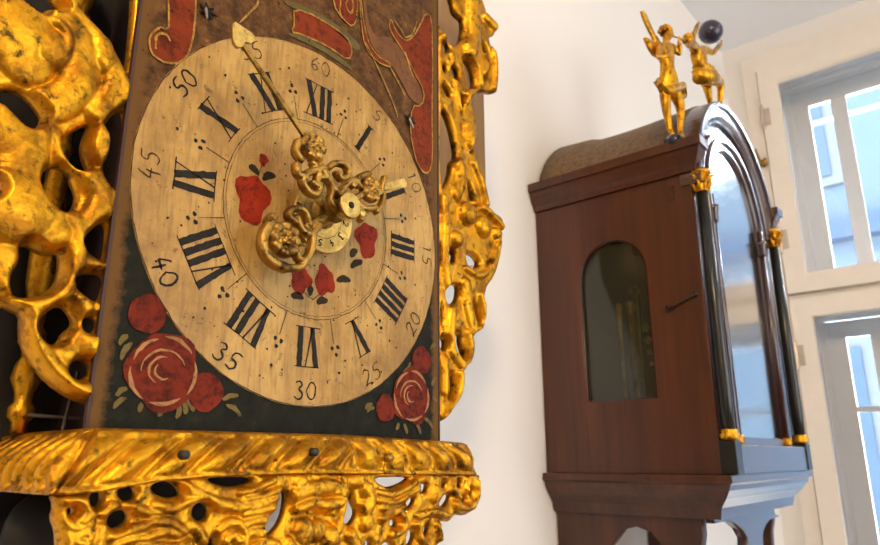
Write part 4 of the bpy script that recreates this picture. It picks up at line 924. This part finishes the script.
j = {'hip': J((702, 76), YT, .0125), 'waist': J((699, 66), YT, .0105), 'chest': J((698, 54), YT, .0125), 'neck': J((696, 47), YT-.004, .0055), 'head': J((690, 43), YT-.007, .0075), 'crown': J((687, 42), YT-.007, .0064), 'nose': J((688, 47), YT-.013, .0018),
     'lh': J((706, 82), YT+.006, .0090), 'lk': J((708, 92), YT+.004, .0058), 'la': J((711, 106), YT+.006, .0034), 'lf': J((708, 109), YT+.001, .0030),
     'rh': J((712, 78), YT-.006, .0095), 'rk': J((721, 85), YT-.010, .0068), 'ra': J((720, 104), YT-.004, .0038), 'rf': J((716, 108), YT-.010, .0030),
     'ls': J((692, 48), YT+.002, .0055), 'le': J((693, 36), YT+.003, .0042), 'lw': J((698, 24), YT+.001, .0032), 'rs': J((704, 49), YT-.003, .0058), 're': J((713, 53), YT-.008, .0044), 'rw': J((721, 44), YT-.004, .0032)}
e = [('hip', 'waist'), ('waist', 'chest'), ('chest', 'neck'), ('neck', 'head'), ('head', 'crown'), ('head', 'nose'), ('hip', 'lh'), ('lh', 'lk'), ('lk', 'la'), ('la', 'lf'), ('hip', 'rh'), ('rh', 'rk'), ('rk', 'ra'), ('ra', 'rf'),
     ('chest', 'ls'), ('ls', 'le'), ('le', 'lw'), ('chest', 'rs'), ('rs', 're'), ('re', 'rw')]
hand(j, e, 'lw', (.6, 0, .6)); hand(j, e, 'rw', (.3, 0, .9))
skinfig('body', j, e, GOLD2, atl)
bm = bmesh.new(); tube(bm, [un(694, 70, 1, YT-.004), un(700, 76, 1, YT-.010), (un(712, 78, 1, YT-.012)), un(720, 82, 1, YT-.012)], [.005, .012, .011, .006], 14)
tube(bm, [un(699, 66, 1, YT), un(708, 72, 1, YT), un(716, 76, 1, YT)], [.010, .0115, .004], 12); obj('drapery', bm, GOLD2, atl, True)
gc = un(710.5, 32, 1, YT+.004); bm = bmesh.new(); bmesh.ops.create_uvsphere(bm, u_segments=32, v_segments=20, radius=.0190, matrix=Matrix.Translation(Vector(gc)))
gl_ = obj('globe', bm, GLOBE, atl, True)
bm = bmesh.new()
for k in range(14):
    a, b = k*2.4, (k/14-.5)*2.4; v_ = Vector((math.cos(a)*math.cos(b), math.sin(a)*math.cos(b), math.sin(b)))
    bmesh.ops.create_icosphere(bm, subdivisions=1, radius=.0011, matrix=Matrix.Translation(Vector(gc)+v_*.0188))
obj('gilt_stars', bm, GOLD2, gl_)
bm = bmesh.new(); c0 = un(688, 39, 1, YT-.005)
for k in range(14):
    a = k*2.4; v_ = Vector((math.cos(a)*.8, math.sin(a)*.8, .2+k/20)); bmesh.ops.create_icosphere(bm, subdivisions=2, radius=.0032, matrix=Matrix.Translation(Vector(c0)+v_*.0055))
obj('hair', bm, GOLD2, atl, True)
fb = un(715, 110, 1, YT)
bm = bmesh.new(); bmesh.ops.create_uvsphere(bm, u_segments=24, v_segments=12, radius=.0150, matrix=Matrix.Translation(Vector((fb[0], fb[1], fb[2]-.0035)))@Matrix.Diagonal((1, 1, .55, 1))); bx(bm, fb[0]-.010, fb[0]+.010, fb[1]-.010, fb[1]+.010, ZS+.152, fb[2]-.004)
obj('ball', bm, GLOBE, atl, True)
